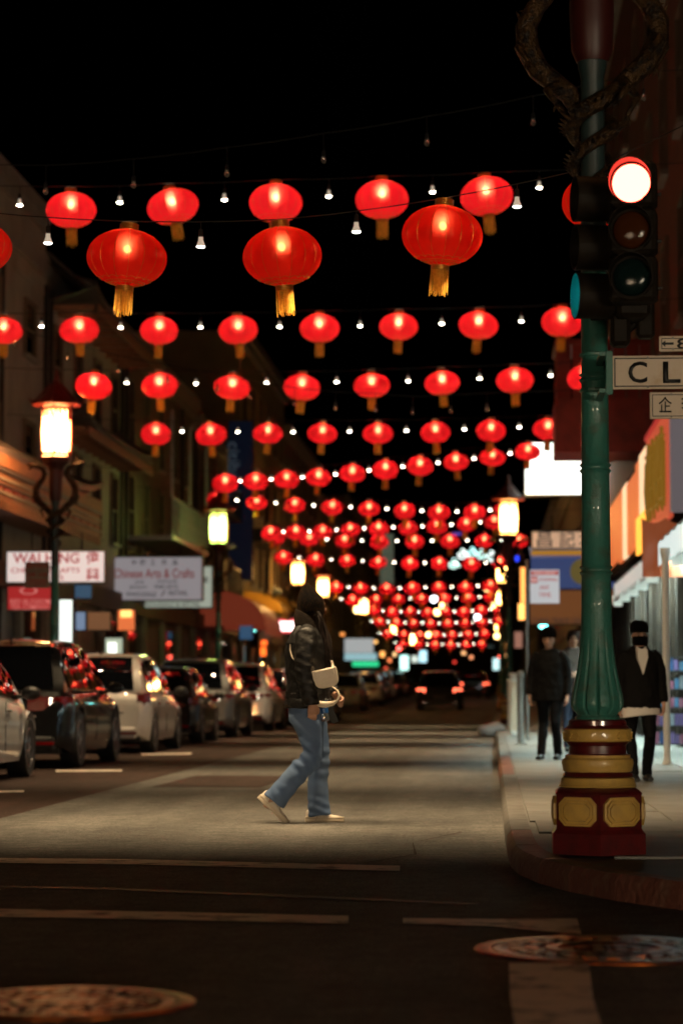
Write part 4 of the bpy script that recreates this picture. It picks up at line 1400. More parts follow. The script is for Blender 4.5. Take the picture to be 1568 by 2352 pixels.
# ---- barrel awnings on the left
def barrel_awning(label, x0, x1, y0, y1, Y, length, m, texts=()):
    a, b = at(x0, y1, Y), at(x1, y0, Y)
    o = empty('barrel_awning', (FL + .05, Y, a.z), label, 'awning')
    W, H = b.x - (FL + .05), b.z - a.z
    rings = []
    for k in range(11):
        t = PI / 2 * k / 10
        rings.append(t)
    s = MB()
    vs, fs = [], []
    for k, t in enumerate(rings):
        for yy in (0, length):
            vs.append((W * math.sin(t), yy, H * math.cos(t) * 1.0 if k < 10 else 0))
    for k in range(10):
        fs.append((2 * k, 2 * k + 1, 2 * k + 3, 2 * k + 2))
    n = len(vs)
    vs += [(0, 0, 0), (0, length, 0)]
    for k in range(10):
        fs.append((2 * k, 2 * k + 2, n))
        fs.append((2 * k + 1, n + 1, 2 * k + 3))
    s.add(vs, fs).build('canopy', m, o, 30)
    MB().box(W - .02, W + .006, 0, length, -.28, .0).build('valance', m, o)
    for body, fx, fz, tw, th, mm in texts:
        text(body, W * tw, H * th, M[mm], o, (W * fx, -.012, H * fz), bold=.005)
    return o


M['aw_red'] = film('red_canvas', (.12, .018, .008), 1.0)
M['aw_yel'] = mat('yellow_canvas', (.55, .30, .04), .7)
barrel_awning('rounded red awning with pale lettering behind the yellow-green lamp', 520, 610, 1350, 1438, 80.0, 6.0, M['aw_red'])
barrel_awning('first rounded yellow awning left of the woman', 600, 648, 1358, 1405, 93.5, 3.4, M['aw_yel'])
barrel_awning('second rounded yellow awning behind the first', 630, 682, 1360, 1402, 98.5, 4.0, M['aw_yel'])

# ================================================================== RIGHT SIDE SHOPS
M['sign_white_hot'] = film('white_hot_sign', (.95, 1.0, .88), 3.2)
ws = box_sign('light_box_sign', 'glaring white rectangular lit sign behind the green corner post', 1204, 1014, 1395, 1138, 62.5, 'sign_white_hot', depth=.35, frame='frame_grey', fw=.03)
lf = MB()
lf.ell((.62, -.012, .33), .07, .003, .03, 10, 6)
lf.build('leaf_emblem', film('leaf_green', (.3, .6, .12), 1.0), ws)
M['f_cream'] = film('cream_board', (.55, .33, .20), 1.0)
M['f_gold'] = film('gold_strip', (.36, .16, .015), 1.0)
box_sign('shop_sign', 'cream board with large black Chinese characters above a gold strip', 1219, 1218, 1412, 1262, 56.0, 'f_cream', depth=.12, frame='frame_dark', texts=[('昌', 1250, 1239, 34, 35, 'f_ink', .006), ('記', 1302, 1239, 36, 35, 'f_ink', .006), ('木', 1348, 1239, 38, 35, 'f_ink', .006)])
box_sign('shop_sign', 'narrow gold strip sign under the cream Chinese board', 1219, 1263, 1412, 1279, 56.05, 'f_gold', depth=.12, frame='frame_dark', fw=.01, hang=False)
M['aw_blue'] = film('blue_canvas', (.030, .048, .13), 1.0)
ba = empty('blue_awning', at(1219, 1352, 55.4), 'dark blue awning with a dull gold round emblem, beneath the cream board', 'awning')
a, b = at(1219, 1352, 55.4), at(1412, 1281, 55.4)
W, H = b.x - a.x, b.z - a.z
MB().prism([(0, 0), (W, 0), (W, H), (0, H)], 0, .06).build('front', M['aw_blue'], ba)
MB().add([(0, .06, H), (W, .06, H), (W, 2.5, H + .4), (0, 2.5, H + .4)], [(0, 1, 2, 3)]).build('canopy', M['aw_blue'], ba)
em = MB()
em.lathe([(.30, 0), (.30, .01), (.25, .012), (.24, .004), (.02, .004)], 32, ax='y')
em.tube([(-.12, -.01, -.1), (0, -.01, .15), (.12, -.01, -.1)], .02, 5)
em.build('emblem', film('dull_gold', (.10, .075, .02), 1.0), ba, loc=(W * .62, -.014, H * .55), rot=(0, 0, 0))
M['f_brown'] = film('brown_board', (.13, .045, .012), 1.0)
box_sign('shop_sign', 'brown lit board with dark trade lettering below the blue awning', 1214, 1353, 1412, 1436, 58.0, 'f_brown', depth=.1, frame='frame_dark', hang=False, texts=[('CHINA TRADE CENTER', 1290, 1425, 140, 12, 'f_ink', .01)])

# fascia sign along the right shops, parallel to the street
XF = 2.40
M['fas_or'] = film('orange_fascia', (.66, .14, .035), 1.0)
M['fas_pk'] = film('pink_fascia', (.44, .065, .03), 1.0)
M['fas_wh'] = film('cream_fascia_lit', (1.0, .66, .38), 1.1)
M['fas_gl'] = film('gold_glyph', (.17, .085, .008), 1.0)
M['fas_ye'] = film('amber_fascia_glow', (1.0, .42, .05), 1.6)
fa = empty('shop_fascia', (XF, 32.6, 3.45), 'orange-red lit shop fascia with tall gold Chinese characters along the right sidewalk', 'sign')
for nm, y0, y1, z0, z1, m in (('panel', 0, 4.7, -.15, 1.35, 'fas_pk'), ('panel', 4.72, 6.6, .35, 1.3, 'fas_wh'), ('panel', 4.72, 7.6, -.25, .345, 'fas_ye'), ('panel', 6.62, 7.6, .35, 1.25, 'fas_or'), ('panel', 7.62, 10.2, -.1, 1.15, 'fas_or'), ('panel', 10.22, 11.6, -.1, 1.2, 'fas_wh'), ('panel', 11.62, 13.0, -.1, 1.2, 'fas_or'), ('panel', 13.02, 18.5, 0, 1.2, 'fas_or')):
    MB().box(0, .05, y0, y1, z0, z1).build(nm, M[m], fa)
MB().box(.052, .6, .05, 18.4, -.2, 1.3).build('housing', M['dark_wood'], fa)
rg_ = random.Random(8)
for k in range(4):
    y0 = 3.7 - k * 1.02
    gk = MB()
    for q in range(5):
        yy = y0 + .08 + q * .17 + rg_.uniform(-.03, .03)
        zt_, zb_ = rg_.uniform(.95, 1.22), rg_.uniform(.0, .35)
        gk.tube([(-.02, yy, zt_), (-.025, yy + rg_.uniform(-.05, .05), (zt_ + zb_) / 2), (-.02, yy + rg_.uniform(-.06, .06), zb_)], [.028, .036, .016], 6)
    for q in range(4):
        zz = .2 + q * .27 + rg_.uniform(-.05, .05)
        gk.tube([(-.022, y0 + .04, zz), (-.022, y0 + .82, zz + rg_.uniform(.0, .06))], [.022, .03], 6)
    gk.build('gold_glyph', M['fas_gl'], fa, 60)
MB().box(-.03, .1, 0, 4.7, 1.352, 1.42).build('red_edge', M['lit_red'], fa)
ew = empty('end_wall', (XF + .002, 32.3, 3.35), 'plain grey-lilac end panel beside the orange fascia at the right edge', 'panel')
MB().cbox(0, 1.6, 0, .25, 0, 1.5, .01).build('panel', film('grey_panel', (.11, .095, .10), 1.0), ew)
MB().box(0, 1.6, -.02, .0, -.32, -.22).build('red_strip', M['lit_red'], ew)
# draped orange cloth below the fascia
cl = MB()
vs, fs = [], []
for i in range(25):
    for j in range(15):
        u, v = i / 24, j / 14
        vs.append((u * .62, -.05 * math.sin(u * 14 + v * 2) * (.3 + v) - .03 * math.sin(u * 5), -v * .78 - .07 * math.sin(PI * ((u * 2) % 1)) * (1 - v)))
for i in range(24):
    for j in range(14):
        k = i * 15 + j
        fs.append((k, k + 15, k + 16, k + 1))
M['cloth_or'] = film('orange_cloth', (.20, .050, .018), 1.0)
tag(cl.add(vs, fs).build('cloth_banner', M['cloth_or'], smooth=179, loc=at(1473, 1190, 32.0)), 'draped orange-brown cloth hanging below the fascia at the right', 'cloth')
# white lit awnings
def awning(label, x0, y0, y1, z, drop, m, name='awning', mat2=None, proj=.75):
    o = empty(name, (x0, y0, z), label, 'awning')
    L = y1 - y0
    vs, fs = [], []
    K = int(L / .25)
    for i in range(K + 1):
        y = L * i / K
        sag = -.03 * math.sin(PI * ((i / 4) % 1))
        vs += [(0, y, 0 + sag), (0, y, -drop + sag + (.04 if i % 2 else 0))]
    for i in range(K):
        fs.append((2 * i, 2 * i + 1, 2 * i + 3, 2 * i + 2))
    MB().add(vs, fs).build('valance', m, o)
    MB().add([(0, 0, .01), (0, L, .01), (proj, L, .55), (proj, 0, .55)], [(0, 1, 2, 3)]).build('canopy', mat2 or m, o)
    MB().prism([(0, 0), (proj, .55), (proj, 0)], -.01, .01).build('side', mat2 or m, o)
    return o


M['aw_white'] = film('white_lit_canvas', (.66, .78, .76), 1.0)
M['aw_dim'] = mat('pale_canvas', (.35, .30, .26), .7)
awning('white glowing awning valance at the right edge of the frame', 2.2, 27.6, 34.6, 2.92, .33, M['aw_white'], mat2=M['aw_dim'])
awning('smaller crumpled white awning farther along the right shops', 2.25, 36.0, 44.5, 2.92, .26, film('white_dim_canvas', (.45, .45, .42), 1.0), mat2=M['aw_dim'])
# fluorescent tubes under the awnings
FLU = glow('fluorescent_tube', (.72, 1.0, .94), 560)
for i in range(8):
    y = 29.0 + i * 2.5
    o = empty('fluorescent_lamp', (2.42, y, 2.74), 'white fluorescent tube under the right awnings, %s from the near end' % ORD[i], 'lamp', 'fluorescent tubes under the awnings')
    tr = MB()
    tr.box(-.09, .09, -.02, 1.62, .025, .06)
    tr.box(-.10, -.09, -.02, 1.62, -.09, .06)
    tr.box(-.09, .09, -.03, -.02, -.16, .06)
    tr.build('reflector_trough', M['white'], o)
    MB().tube([(0, .04, 0), (0, 1.56, 0)], .018, 8).build('tube', FLU, o)
# shopfront below: display windows, pilasters
sf = empty('shopfront', (FR, 26, 0), 'lit shop windows and pilasters along the right sidewalk', 'shopfront')
cols = [(.10, .14, .16), (.05, .035, .01), (.13, .18, .21), (.02, .014, .01), (.06, .045, .012), (.03, .03, .03), (.06, .025, .01), (.05, .04, .015)]
y = 0.0
i = 0
while y < 35:
    w_ = (1.6, 1.1, 2.0, 1.3)[i % 4]
    f = MB().box(-.012, -.004, y + .1, y + w_ - .1, .35, 2.7)
    pn_ = f.build('display_window', film('display_glow', cols[i % 8], 1.0), sf)
    MB().box(-.03, -.0125, y + w_ / 2 - .02, y + w_ / 2 + .02, .35, 2.7).build('mullion', M['dark'], pn_)
    MB().cbox(-.22, -.004, y + w_ - .1, y + w_ + .1, .1, 3.2, .02).build('pilaster', M['dark_wood'], sf)
    y += w_
    i += 1
MB().box(-.06, -.013, 0, 35, .1, .35).build('stall_riser', M['dark_wood'], sf)
# pale column at the right edge, and goods rack
pc = empty('shop_column', (2.02, 28.2, KH), 'slim pale column carrying the white awning at the right edge', 'column')
MB().lathe([(.06, 0), (.045, .06), (.04, .1), (.04, 2.35), (.06, 2.45), (.06, 2.5)], 16).build('shaft', M['white'], pc, 40)
gr = empty('goods_rack', (2.15, 33.4, KH), 'rack of blue and violet packaged goods behind the masked man', 'rack')
fr2 = MB()
for x in (0, .7):
    fr2.box(x - .015, x + .015, 0, .03, 0, 1.35)
for z in (.12, .37, .62, .87, 1.12, 1.32):
    fr2.box(-.02, .72, -.02, .22, z - .02, z)
fr2.build('frame', M['dark'], gr)
gcol = [(.03, .08, .22), (.13, .09, .24), (.22, .25, .30), (.26, .09, .15), (.05, .15, .28)]
gm = [mat('package_%d' % k, c_, .4) for k, c_ in enumerate(gcol)]
pk = [MB().cbox(0, .058, 0, .10, 0, .16, .005).mesh('package', m_) for m_ in gm]
for r_ in range(5):
    for q in range(10):
        inst('package', pk[random.randrange(5)], gr, (.008 + q * .069 + random.uniform(-.003, .003), random.uniform(0, .04), .121 + r_ * .25), (0, random.uniform(-.06, .06), 0), (1, 1, random.uniform(.7, 1.15)))

# ---- lit shops across the crossing, behind the photographer: the light on the lamp post and signs
for lab, x, y, wd, col, e in (('lit shop window across the crossing on the right, behind the camera', 6.4, -12.0, 5.6, (1.0, .82, .58), 140), ('lit shop window across the crossing on the left, behind the camera', -10.0, -14.0, 5.6, (1.0, .72, .46), 74)):
    o = empty('corner_shop', (x, y, 0), lab, 'shop')
    MB().box(-2.0, wd + 2.0, -6, 0, 0, 7).build('wall', M['plaster3'], o)
    MB().box(0, wd, .004, .02, .25, .85).build('lit_window', glow('shop_light', col, e), o)
    for k in range(4):
        MB().box(wd * k / 3 - .04, wd * k / 3 + .04, .004, .06, .20, .90).build('window_bar', M['dark'], o)
    MB().box(-.1, wd + .1, .004, .25, .10, .195).build('window_sill', M['column'], o)

# ================================================================== SIGNALS, SIGNS AND POSTS AT THE CORNER
GLR = glow('red_signal_light', (1.0, .055, .035), 26.0)
GLG = glow('cyan_signal_light', (.0, .62, .80), 90.0)


def signal(loc, rz, lit, label, visor=.15):
    """three-section head, faces -y, origin at the centre of the middle lens"""
    o = empty('traffic_signal', loc, label, 'traffic light', None, rz)
    for k, nm in ((1, 'red'), (0, 'amber'), (-1, 'green')):
        z = k * .247
        h_ = MB().cbox(-.125, .125, 0.0, .17, z - .121, z + .121, .02)
        s = h_.build('section', M['signal'], o)
        col = {'red': (.25, .01, .01), 'amber': (.050, .014, .004), 'green': (.004, .012, .011)}[nm]
        on = lit == nm
        lm = (GLR if nm == 'red' else GLG) if on else mat('unlit_%s_lens' % nm, col, .12, spec=.4, bump=(180, .25, .002))
        MB().lathe([(.100, 0), (.098, -.012), (.085, -.026), (.055, -.036), (.02, -.041)], 32, ax='y', c=(0, 0, z)).build('lens', lm, s, 179)
        MB().lathe([(.102, .0), (.115, -.006), (.115, -.02), (.104, -.02)], 32, ax='y', c=(0, 0, z), caps=False).build('lens_ring', M['signal'], s)
        v = MB()
        rings = []
        full = lit == 'green'
        for j in range(33):
            a = R(-55 + (290 if not full else 360) * j / 32) if not full else 2 * PI * j / 32
            rings.append(a)
        vs, fs = [], []
        for a in rings:
            ln = visor * (0.55 + .45 * max(0, math.sin(a))) if not full else visor
            for rr_, yy in ((.112, -.004), (.116, -ln), (.112, -ln), (.108, -.004)):
                vs.append((rr_ * math.cos(a), yy, z + rr_ * math.sin(a)))
        for j in range(32):
            for q in range(4):
                p = j * 4
                fs.append((p + q, p + (q + 1) % 4, p + 4 + (q + 1) % 4, p + 4 + q))
        v.add(vs, fs).build('visor', M['signal'], s, 50)
        MB().tube([(.127, .08, z - .05), (.15, .08, z - .05)], .01, 6).build('hinge', M['dark'], s)
    return o


p = at(1450, 528, 11.82)
signal(p, R(-9), 'red', 'traffic signal with glaring red light facing the street corner', .12).scale = (.93, .93, .95)
p = at(1404, 569, 12.13)
signal(p, R(-80), 'green', 'side-on traffic signal showing a thin cyan-green light at the lamp post', .19)
# brackets and the pedestrian signal below
br = empty('signal_bracket', at(1392, 735, 12.3), 'dark pipe bracket tying the signals to the lamp post', 'bracket')
bm1 = MB()
bm1.tube([(-.08, 0, .02), (.02, -.01, .02), (.06, -.03, -.02), (.06, -.03, -.14)], .022, 8)
bm1.tube([(.06, -.03, -.10), (.14, -.05, -.03), (.17, -.06, .08)], .02, 8)
bm1.build('pipe', M['signal'], br, 50)
bm2 = MB().lathe([(.074, 0), (.082, .004), (.082, .03), (.074, .034)], 24, caps=False)
bm2.build('clamp_ring', M['dark'], br, loc=(Vector((.552, 12.75, at(1357, 727, 12.75).z)) - at(1392, 735, 12.3)))
pd = empty('pedestrian_signal', at(1402, 792, 12.1), 'small dark pedestrian signal box under the red signal, seen from behind', 'signal')
MB().cbox(0, .10, 0, .14, 0, .17, .02).build('housing', M['signal'], pd)
MB().tube([(.05, .07, .17), (.05, .07, .22)], .02, 8).build('neck', M['signal'], pd)
pb = empty('control_box', at(1462, 775, 12.2), 'dark upright box hanging below the green lens', 'box')
MB().cbox(0, .09, 0, .10, 0, .20, .015).build('housing', M['signal'], pb)
MB().tube([(.045, .05, .20), (.045, .05, .235)], .015, 8).build('neck', M['signal'], pb)

M['sign_face'] = mat('street_sign_white', (.66, .54, .41), .5, noise=(7, (.55, .38, .22), .55, .78), bump=(20, .1, .003))


def street_sign(label, x0, y0, x1, y1, Y, glyphs, border=.006, rust=()):
    a, b = at(x0, y1, Y), at(x1, y0, Y)
    W, H = b.x - a.x, b.z - a.z
    o = empty('street_sign', a, label, 'street sign')
    MB().cbox(0, W, 0, .012, 0, H, .004).build('plate', M['sign_face'], o)
    bd = MB()
    i = .012
    for x0_, x1_, z0_, z1_ in ((i, W - i, i, i + border), (i, W - i, H - i - border, H - i), (i, i + border, i + border + .0005, H - i - border - .0005), (W - i - border, W - i, i + border + .0005, H - i - border - .0005)):
        bd.box(x0_, x1_, -.003, -.0005, z0_, z1_)
    bd.build('border', M['ink'], o)
    for body, cx, cy, tw, th, bold in glyphs:
        c_ = at(cx, cy, Y)
        text(body, tw / 437.0 * Y / 12.7 if tw else None, th / 437.0 * Y / 12.7, M['ink'], o, (c_.x - a.x, -.004, c_.z - a.z), bold=bold)
    bolt = MB()
    for fx in (.25, .75):
        for z in (.012, H - .012):
            bolt.ell((W * fx, -.004, z), .006, .004, .006, 8, 6)
    bolt.build('bolts', M['steel'], o)
    return o


street_sign('white street name sign with black letters fixed to the lamp post', 1405, 814, 1735, 894, 12.3,
            [('C', 1464, 855, 43, 50, .016), ('L', 1542, 855, 40, 50, .02), ('A', 1618, 855, 46, 50, .016), ('Y', 1692, 855, 44, 50, .016)])
sg = street_sign('small white arrow sign above the street name sign', 1513, 770, 1640, 807, 12.3, [('800', 1597, 789, 86, 24, .012)], .004)
a = at(1513, 807, 12.3)
ar = MB().prism([(-.032, 0), (-.012, .017), (-.012, .006), (.030, .006), (.030, -.006), (-.012, -.006), (-.012, -.017)], -.003, -.0005)
q = at(1533, 789, 12.3)
ar.build('arrow', M['ink'], sg, loc=(q.x - a.x, 0, q.z - a.z))
street_sign('white Chinese street name sign hanging below the main one', 1492, 899, 1690, 962, 12.3, [('企', 1527, 929, 30, 36, .006), ('李', 1580, 929, 32, 38, .006), ('街', 1640, 929, 32, 38, .006)], .004)
sb = empty('sign_bracket', at(1399, 906, 12.3), 'green upright bracket holding the street name signs to the post', 'bracket')
MB().cbox(-.018, .018, -.005, .02, 0, .225, .004).build('bar', M['green'], sb)
for z in (.01, .20):
    MB().lathe([(.074, 0), (.079, .003), (.079, .017), (.074, .02)], 24, caps=False).build('band', M['green'], sb, loc=(Vector((.552, 12.75, at(1360, 906, 12.75).z)) - at(1399, 906, 12.3)) + Vector((0, 0, z)))
    MB().box(-.05, -.018, 0, .45, z, z + .02).build('strap', M['green'], sb)

# tow-away sign on its pole
g0 = gnd(1211, 1700, KH)
tp = empty('no_stopping_sign', (g0.x, g0.y, KH), 'white no stopping sign with red lettering on a thin steel pole', 'sign')
MB().tube([(0, 0, 0), (0, 0, 3.12)], .026, 10).build('pole', M['steel'], tp, 60)
a = at(1217, 1386, g0.y - .05)
Ws, Hs = at(1284, 1386, g0.y).x - a.x, at(1217, 1309, g0.y).z - a.z
la = Vector((a.x - g0.x, -.05, a.z - KH))
pl = MB().cbox(0, Ws, 0, .012, 0, Hs, .005).build('plate', film('sign_plate_white', (.42, .44, .46), 1.0), tp, loc=la)
MB().box(.015, Ws - .015, -.003, -.0005, Hs * .84, Hs * .965).build('red_band', M['f_red'], pl)
text('TOW-AWAY', Ws * .8, Hs * .08, M['lit_white'], pl, (Ws * .5, -.006, Hs * .90), bold=.01)
MB().box(.012, Ws * .26, -.003, -.0005, Hs * .60, Hs * .80).build('red_patch', M['f_red'], pl)
text('NO', Ws * .2, Hs * .12, M['lit_white'], pl, (Ws * .14, -.006, Hs * .70), bold=.01)
text('STOPPING', Ws * .62, Hs * .10, M['f_red'], pl, (Ws * .62, -.005, Hs * .70), bold=.008)
text('ANY', Ws * .34, Hs * .13, M['f_red'], pl, (Ws * .5, -.005, Hs * .47), bold=.004)
text('TIME', Ws * .42, Hs * .13, M['f_red'], pl, (Ws * .5, -.005, Hs * .25), bold=.0)
# post and meters along the kerb
g0 = gnd(1195, 1711, KH)
bo = empty('bollard', (g0.x, g0.y, KH), 'dark round steel post on the kerb before the pedestrians', 'bollard')
MB().lathe([(.10, 0), (.10, .02), (.052, .03), (.05, 1.05), (.06, 1.06), (.06, 1.12), (.03, 1.16)], 20).build('post', M['steel'], bo, 40)
for i, (x, y, h) in enumerate(((1183, 1690, 1.12), (1176, 1672, 1.05))):
    g0 = gnd(x, y, KH)
    bo = empty('utility_cabinet', (g0.x, g0.y, KH), ['pale weathered utility cabinet behind the dark kerb post', 'second narrower pale cabinet farther along the kerb'][i], 'cabinet')
    MB().cbox(-.10, .10, -.12, .12, 0, h, .02).build('body', M['white'], bo)
    MB().cbox(-.115, .115, -.135, .135, h, h + .06, .015).build('cap', M['white'], bo)
    MB().box(-.085, .085, -.125, -.121, .1, h - .1).build('door', M['sign_face'], bo)
# rubbish bag in the gutter
tb = MB()
vs = []
g0 = gnd(1133, 1690)
tb.ell((0, 0, .12), .30, .26, .15, 22, 14)
tb.v = [(x + .03 * math.sin(9 * y + 5 * z), y + .03 * math.sin(11 * x), max(0, z + .025 * math.sin(13 * x + 7 * y))) for x, y, z in tb.v]
bagm = mat('white_bag_plastic', (.62, .58, .55), .35, bump=(18, .8, .02))
tag(tb.build('rubbish_bag', bagm, smooth=179, loc=(g0.x - .05, g0.y, .0)), 'crumpled pale rubbish bag lying in the gutter by the right kerb', 'bag')
# far traffic lights
for lab, x, y, Y, col in (('far traffic light glowing cyan left of the woman', 585, 1442, 95.0, (.2, 1, .9)), ('far traffic light glowing cyan above the pedestrians', 1247, 1435, 74.0, (.2, 1, .95)), ('distant red traffic light over the road', 916, 1490, 150.0, (1, .08, .06)), ('distant red traffic light at the right kerb', 1149, 1509, 150.0, (1, .1, .06))):
    p = at(x, y, Y)
    o = empty('traffic_signal', (p.x, p.y, gz(Y) + (KH if abs(p.x) > 7 or p.x > .1 else 0)), lab, 'traffic light', 'far traffic lights')
    z = p.z - o.location.z
    MB().tube([(.05, .12, 0), (.05, .12, z + .3)], .05, 8).build('pole', M['dark'], o, 60)
    MB().cbox(-.15, .15, 0, .18, z - .78, z + .17, .02).build('housing', M['signal'], o)
    MB().lathe([(.13, 0), (.12, -.02), (.03, -.04)], 20, ax='y', c=(0, 0, z)).build('lens', glow('far_signal', col, 9), o)

# ================================================================== CARS
M['tail'] = mat('tail_lamp_red', (.16, .004, .004), .12, spec=.8, coat=.6)
M['plate'] = mat('number_plate', (.28, .28, .27), .5)
M['chrome'] = mat('bright_trim', (.6, .6, .6), .15, 1.0)
M['rim'] = mat('alloy_rim', (.35, .35, .36), .3, .9)
M['trim'] = mat('black_trim', (.012, .012, .012), .45)


def paint(name, col, metal=.0):
    return mat(name, col, .45, metal, coat=1.0, spec=.2, noise=(3, tuple(c * .85 for c in col), .4, .7))


P_WHITE, P_BLACK, P_SILVER, P_GREY, P_PALE = paint('white_paint', (.66, .66, .66)), paint('black_paint', (.003, .003, .004)), paint('silver_paint', (.45, .45, .46), .2), paint('grey_paint', (.16, .165, .17), .3), paint('pale_beige_paint', (.56, .53, .50), .1)
P_DRED, P_DGREY = paint('dark_red_paint', (.06, .006, .006)), paint('dark_grey_paint', (.03, .032, .036), .3)
_whl = {}


def wheel_meshes(r_):
    if r_ not in _whl:
        t = MB().lathe([(r_ * .66, -.10), (r_ * .93, -.115), (r_, -.085), (r_, .085), (r_ * .93, .115), (r_ * .66, .10)], 36, ax='x').mesh('tyre', M['black'], 40)
        b = MB()
        b.lathe([(r_ * .67, -.06), (r_ * .68, .095), (r_ * .63, .105), (r_ * .60, .09), (r_ * .59, -.02)], 36, ax='x', caps=False)
        for k in range(5):
            a = 2 * PI * k / 5
            for da in (-.13, .13):
                b.tube([(.085, .05 * math.cos(a), .05 * math.sin(a)), (.075, r_ * .62 * math.cos(a + da), r_ * .62 * math.sin(a + da))], [.022, .018], 6)
        b.lathe([(r_ * .16, .02), (r_ * .16, .095), (r_ * .10, .105), (.005, .105)], 16, ax='x')
        d = MB().lathe([(r_ * .58, -.04), (r_ * .58, -.03), (.01, -.03)], 20, ax='x')
        _whl[r_] = (t, b.mesh('rim', M['rim'], 45), d.mesh('brake_disc', M['dark']))
    return _whl[r_]


def lin(tab, x):
    if x <= tab[0][0]:
        return tab[0][1]
    for (a, b), (c, d) in zip(tab[:-1], tab[1:]):
        if x <= c:
            t = (x - a) / (c - a)
            t = t * t * (3 - 2 * t) * .5 + t * .5
            return b + (d - b) * t
    return tab[-1][1]


def car(name, label, x, y, pm, L=4.5, W=1.82, H=1.62, style='suv', z=0.0, lit=False, group=None, wr=.345, rim=True, rz=0.0, cat='car'):
    """rear bumper at local y = 0, nose at y = L (away from the camera)"""
    o = empty(name, (x, y, z), label, cat, group, rz)
    hw = W / 2
    ra_, fa_ = .80, L - .88
    belt = H * .60
    if style == 'suv':
        deck = [(0, belt * .90), (.10, belt * .99), (.4, belt), (L * .5, belt * .985), (L * .70, belt * .96), (L * .86, belt * .88), (L - .12, belt * .76), (L, belt * .66)]
        roof = [(.10, belt * 1.0), (.34, H * .83), (.66, H * .94), (1.05, H * .982), (L * .42, H), (L * .56, H * .975), (L * .66, H * .84), (L * .76, belt * .98)]
        rg = (.12, .62)
    elif style == 'hatch':
        deck = [(0, belt * .86), (.08, belt * .97), (.3, belt * 1.0), (L * .5, belt * .97), (L * .72, belt * .90), (L * .88, belt * .80), (L - .1, belt * .66), (L, belt * .58)]
        roof = [(.06, belt * 1.02), (.25, H * .83), (.62, H * .95), (1.1, H * .99), (L * .46, H), (L * .60, H * .95), (L * .70, H * .82), (L * .82, belt * .95)]
        rg = (.08, .60)
    else:
        deck = [(0, belt * .93), (.08, belt * 1.03), (.5, belt * 1.05), (L * .5, belt), (L * .70, belt * .96), (L * .86, belt * .88), (L - .12, belt * .76), (L, belt * .62)]
        roof = [(.55, belt * 1.05), (.95, H * .86), (1.35, H * .965), (L * .45, H), (L * .56, H * .97), (L * .66, H * .82), (L * .75, belt * .97)]
        rg = (.60, 1.28)
    sill = .20
    roof = [(a_ + (.11 if i_ < 3 else (.05 if i_ == 3 else 0)), b_) for i_, (a_, b_) in enumerate(roof)] if style != 'sedan' else roof
    rg = (rg[0] + .10, rg[1] + .10) if style != 'sedan' else rg

    def hwid(yy):
        e = min(yy, L - yy)
        k = .45 if yy < L / 2 else .75
        return hw * (1 - .17 * max(0, 1 - e / k) ** 2.2)

    def bot(yy):
        b_ = sill + (.10 * max(0, 1 - yy / .35) if yy < L / 2 else .06 * max(0, 1 - (L - yy) / .4))
        for c_ in (ra_, fa_):
            rr_ = wr + .055
            d = abs(yy - c_)
            if d < rr_:
                b_ = max(b_, wr + math.sqrt(rr_ * rr_ - d * d) * .98)
        return b_
    ylist = sorted(set([round(L * i / 60, 4) for i in range(61)] + [round(c_ + (wr + .055) * math.sin(R(a)), 4) for c_ in (ra_, fa_) for a in range(-90, 91, 12)] + [round(c_ + s_ * (wr + .056), 4) for c_ in (ra_, fa_) for s_ in (-1, 1)] + [.03, .08, .14, L - .03, L - .08]))
    rings = []
    for yy in ylist:
        w_, zb, zt = hwid(yy), bot(yy), lin(deck, yy)
        hgt = zt - sill
        f = lambda k: max(zb + .002 * k * 10, sill + hgt * k)
        half = [(w_ * .60, zb), (w_ * .955, zb), (w_ * .985, f(.18)), (w_ * 1.0, f(.36)), (w_ * .992, f(.50)), (w_ * 1.006, f(.66)), (w_ * .995, f(.80)), (w_ * .965, max(f(.93), zb)), (w_ * .91, zt), (w_ * .55, zt + .018), (0, zt + .026)]
        ln_ = lambda pz: yy + .14 * max(0, (pz - sill - .18) / (belt - sill)) * max(0, 1 - yy / .5)
        ring = [(px, ln_(pz), pz) for px, pz in half] + [(-px, ln_(pz), pz) for px, pz in half[-2::-1]]
        rings.append(ring)
    body = MB().loft(rings, True, True).build('body', pm, o, 40)
    MB().box(-hw * .84, hw * .84, .12, L - .2, .19, .62).build('underbody', M['black'], o)
    # greenhouse
    y0, y1 = roof[0][0], roof[-1][0]
    N = 40
    gr_ = []
    wb = lambda yy: hwid(yy) * .915

    def gsec(yy):
        zt, zr = lin(deck, yy), lin(roof, yy)
        k = max(0.0, min(1, (zr - zt) / (H - belt)))
        wt = wb(yy) * (1 - .25 * k)
        return zt, zr, k, wt
    for i in range(N + 1):
        yy = y0 + (y1 - y0) * i / N
        zt, zr, k, wt = gsec(yy)
        zt -= .02
        zr = max(zr, zt + .01)
        half = [(wb(yy), zt), (wb(yy) * .5 + wt * .5 + .012 * k, zt + (zr - zt) * .5), (wt, zr - .05 * k), (wt * .93, zr - .018 * k), (wt * .72, zr), (0, zr + .018 * k)]
        gr_.append([(px, yy, pz) for px, pz in half] + [(-px, yy, pz) for px, pz in half[-2::-1]])
    MB().loft(gr_, True, True, closed=True).build('cabin', pm, o, 40)
    # side windows (front door, rear door, quarter)
    spans = {'suv': [(.42, 1.02), (1.10, 2.02), (2.10, 3.12)], 'hatch': [(.55, 1.05), (1.13, 2.05), (2.13, 3.25)], 'sedan': [(1.12, 1.40), (1.47, 2.15), (2.23, 3.12)]}[style]
    sc_ = L / 4.5
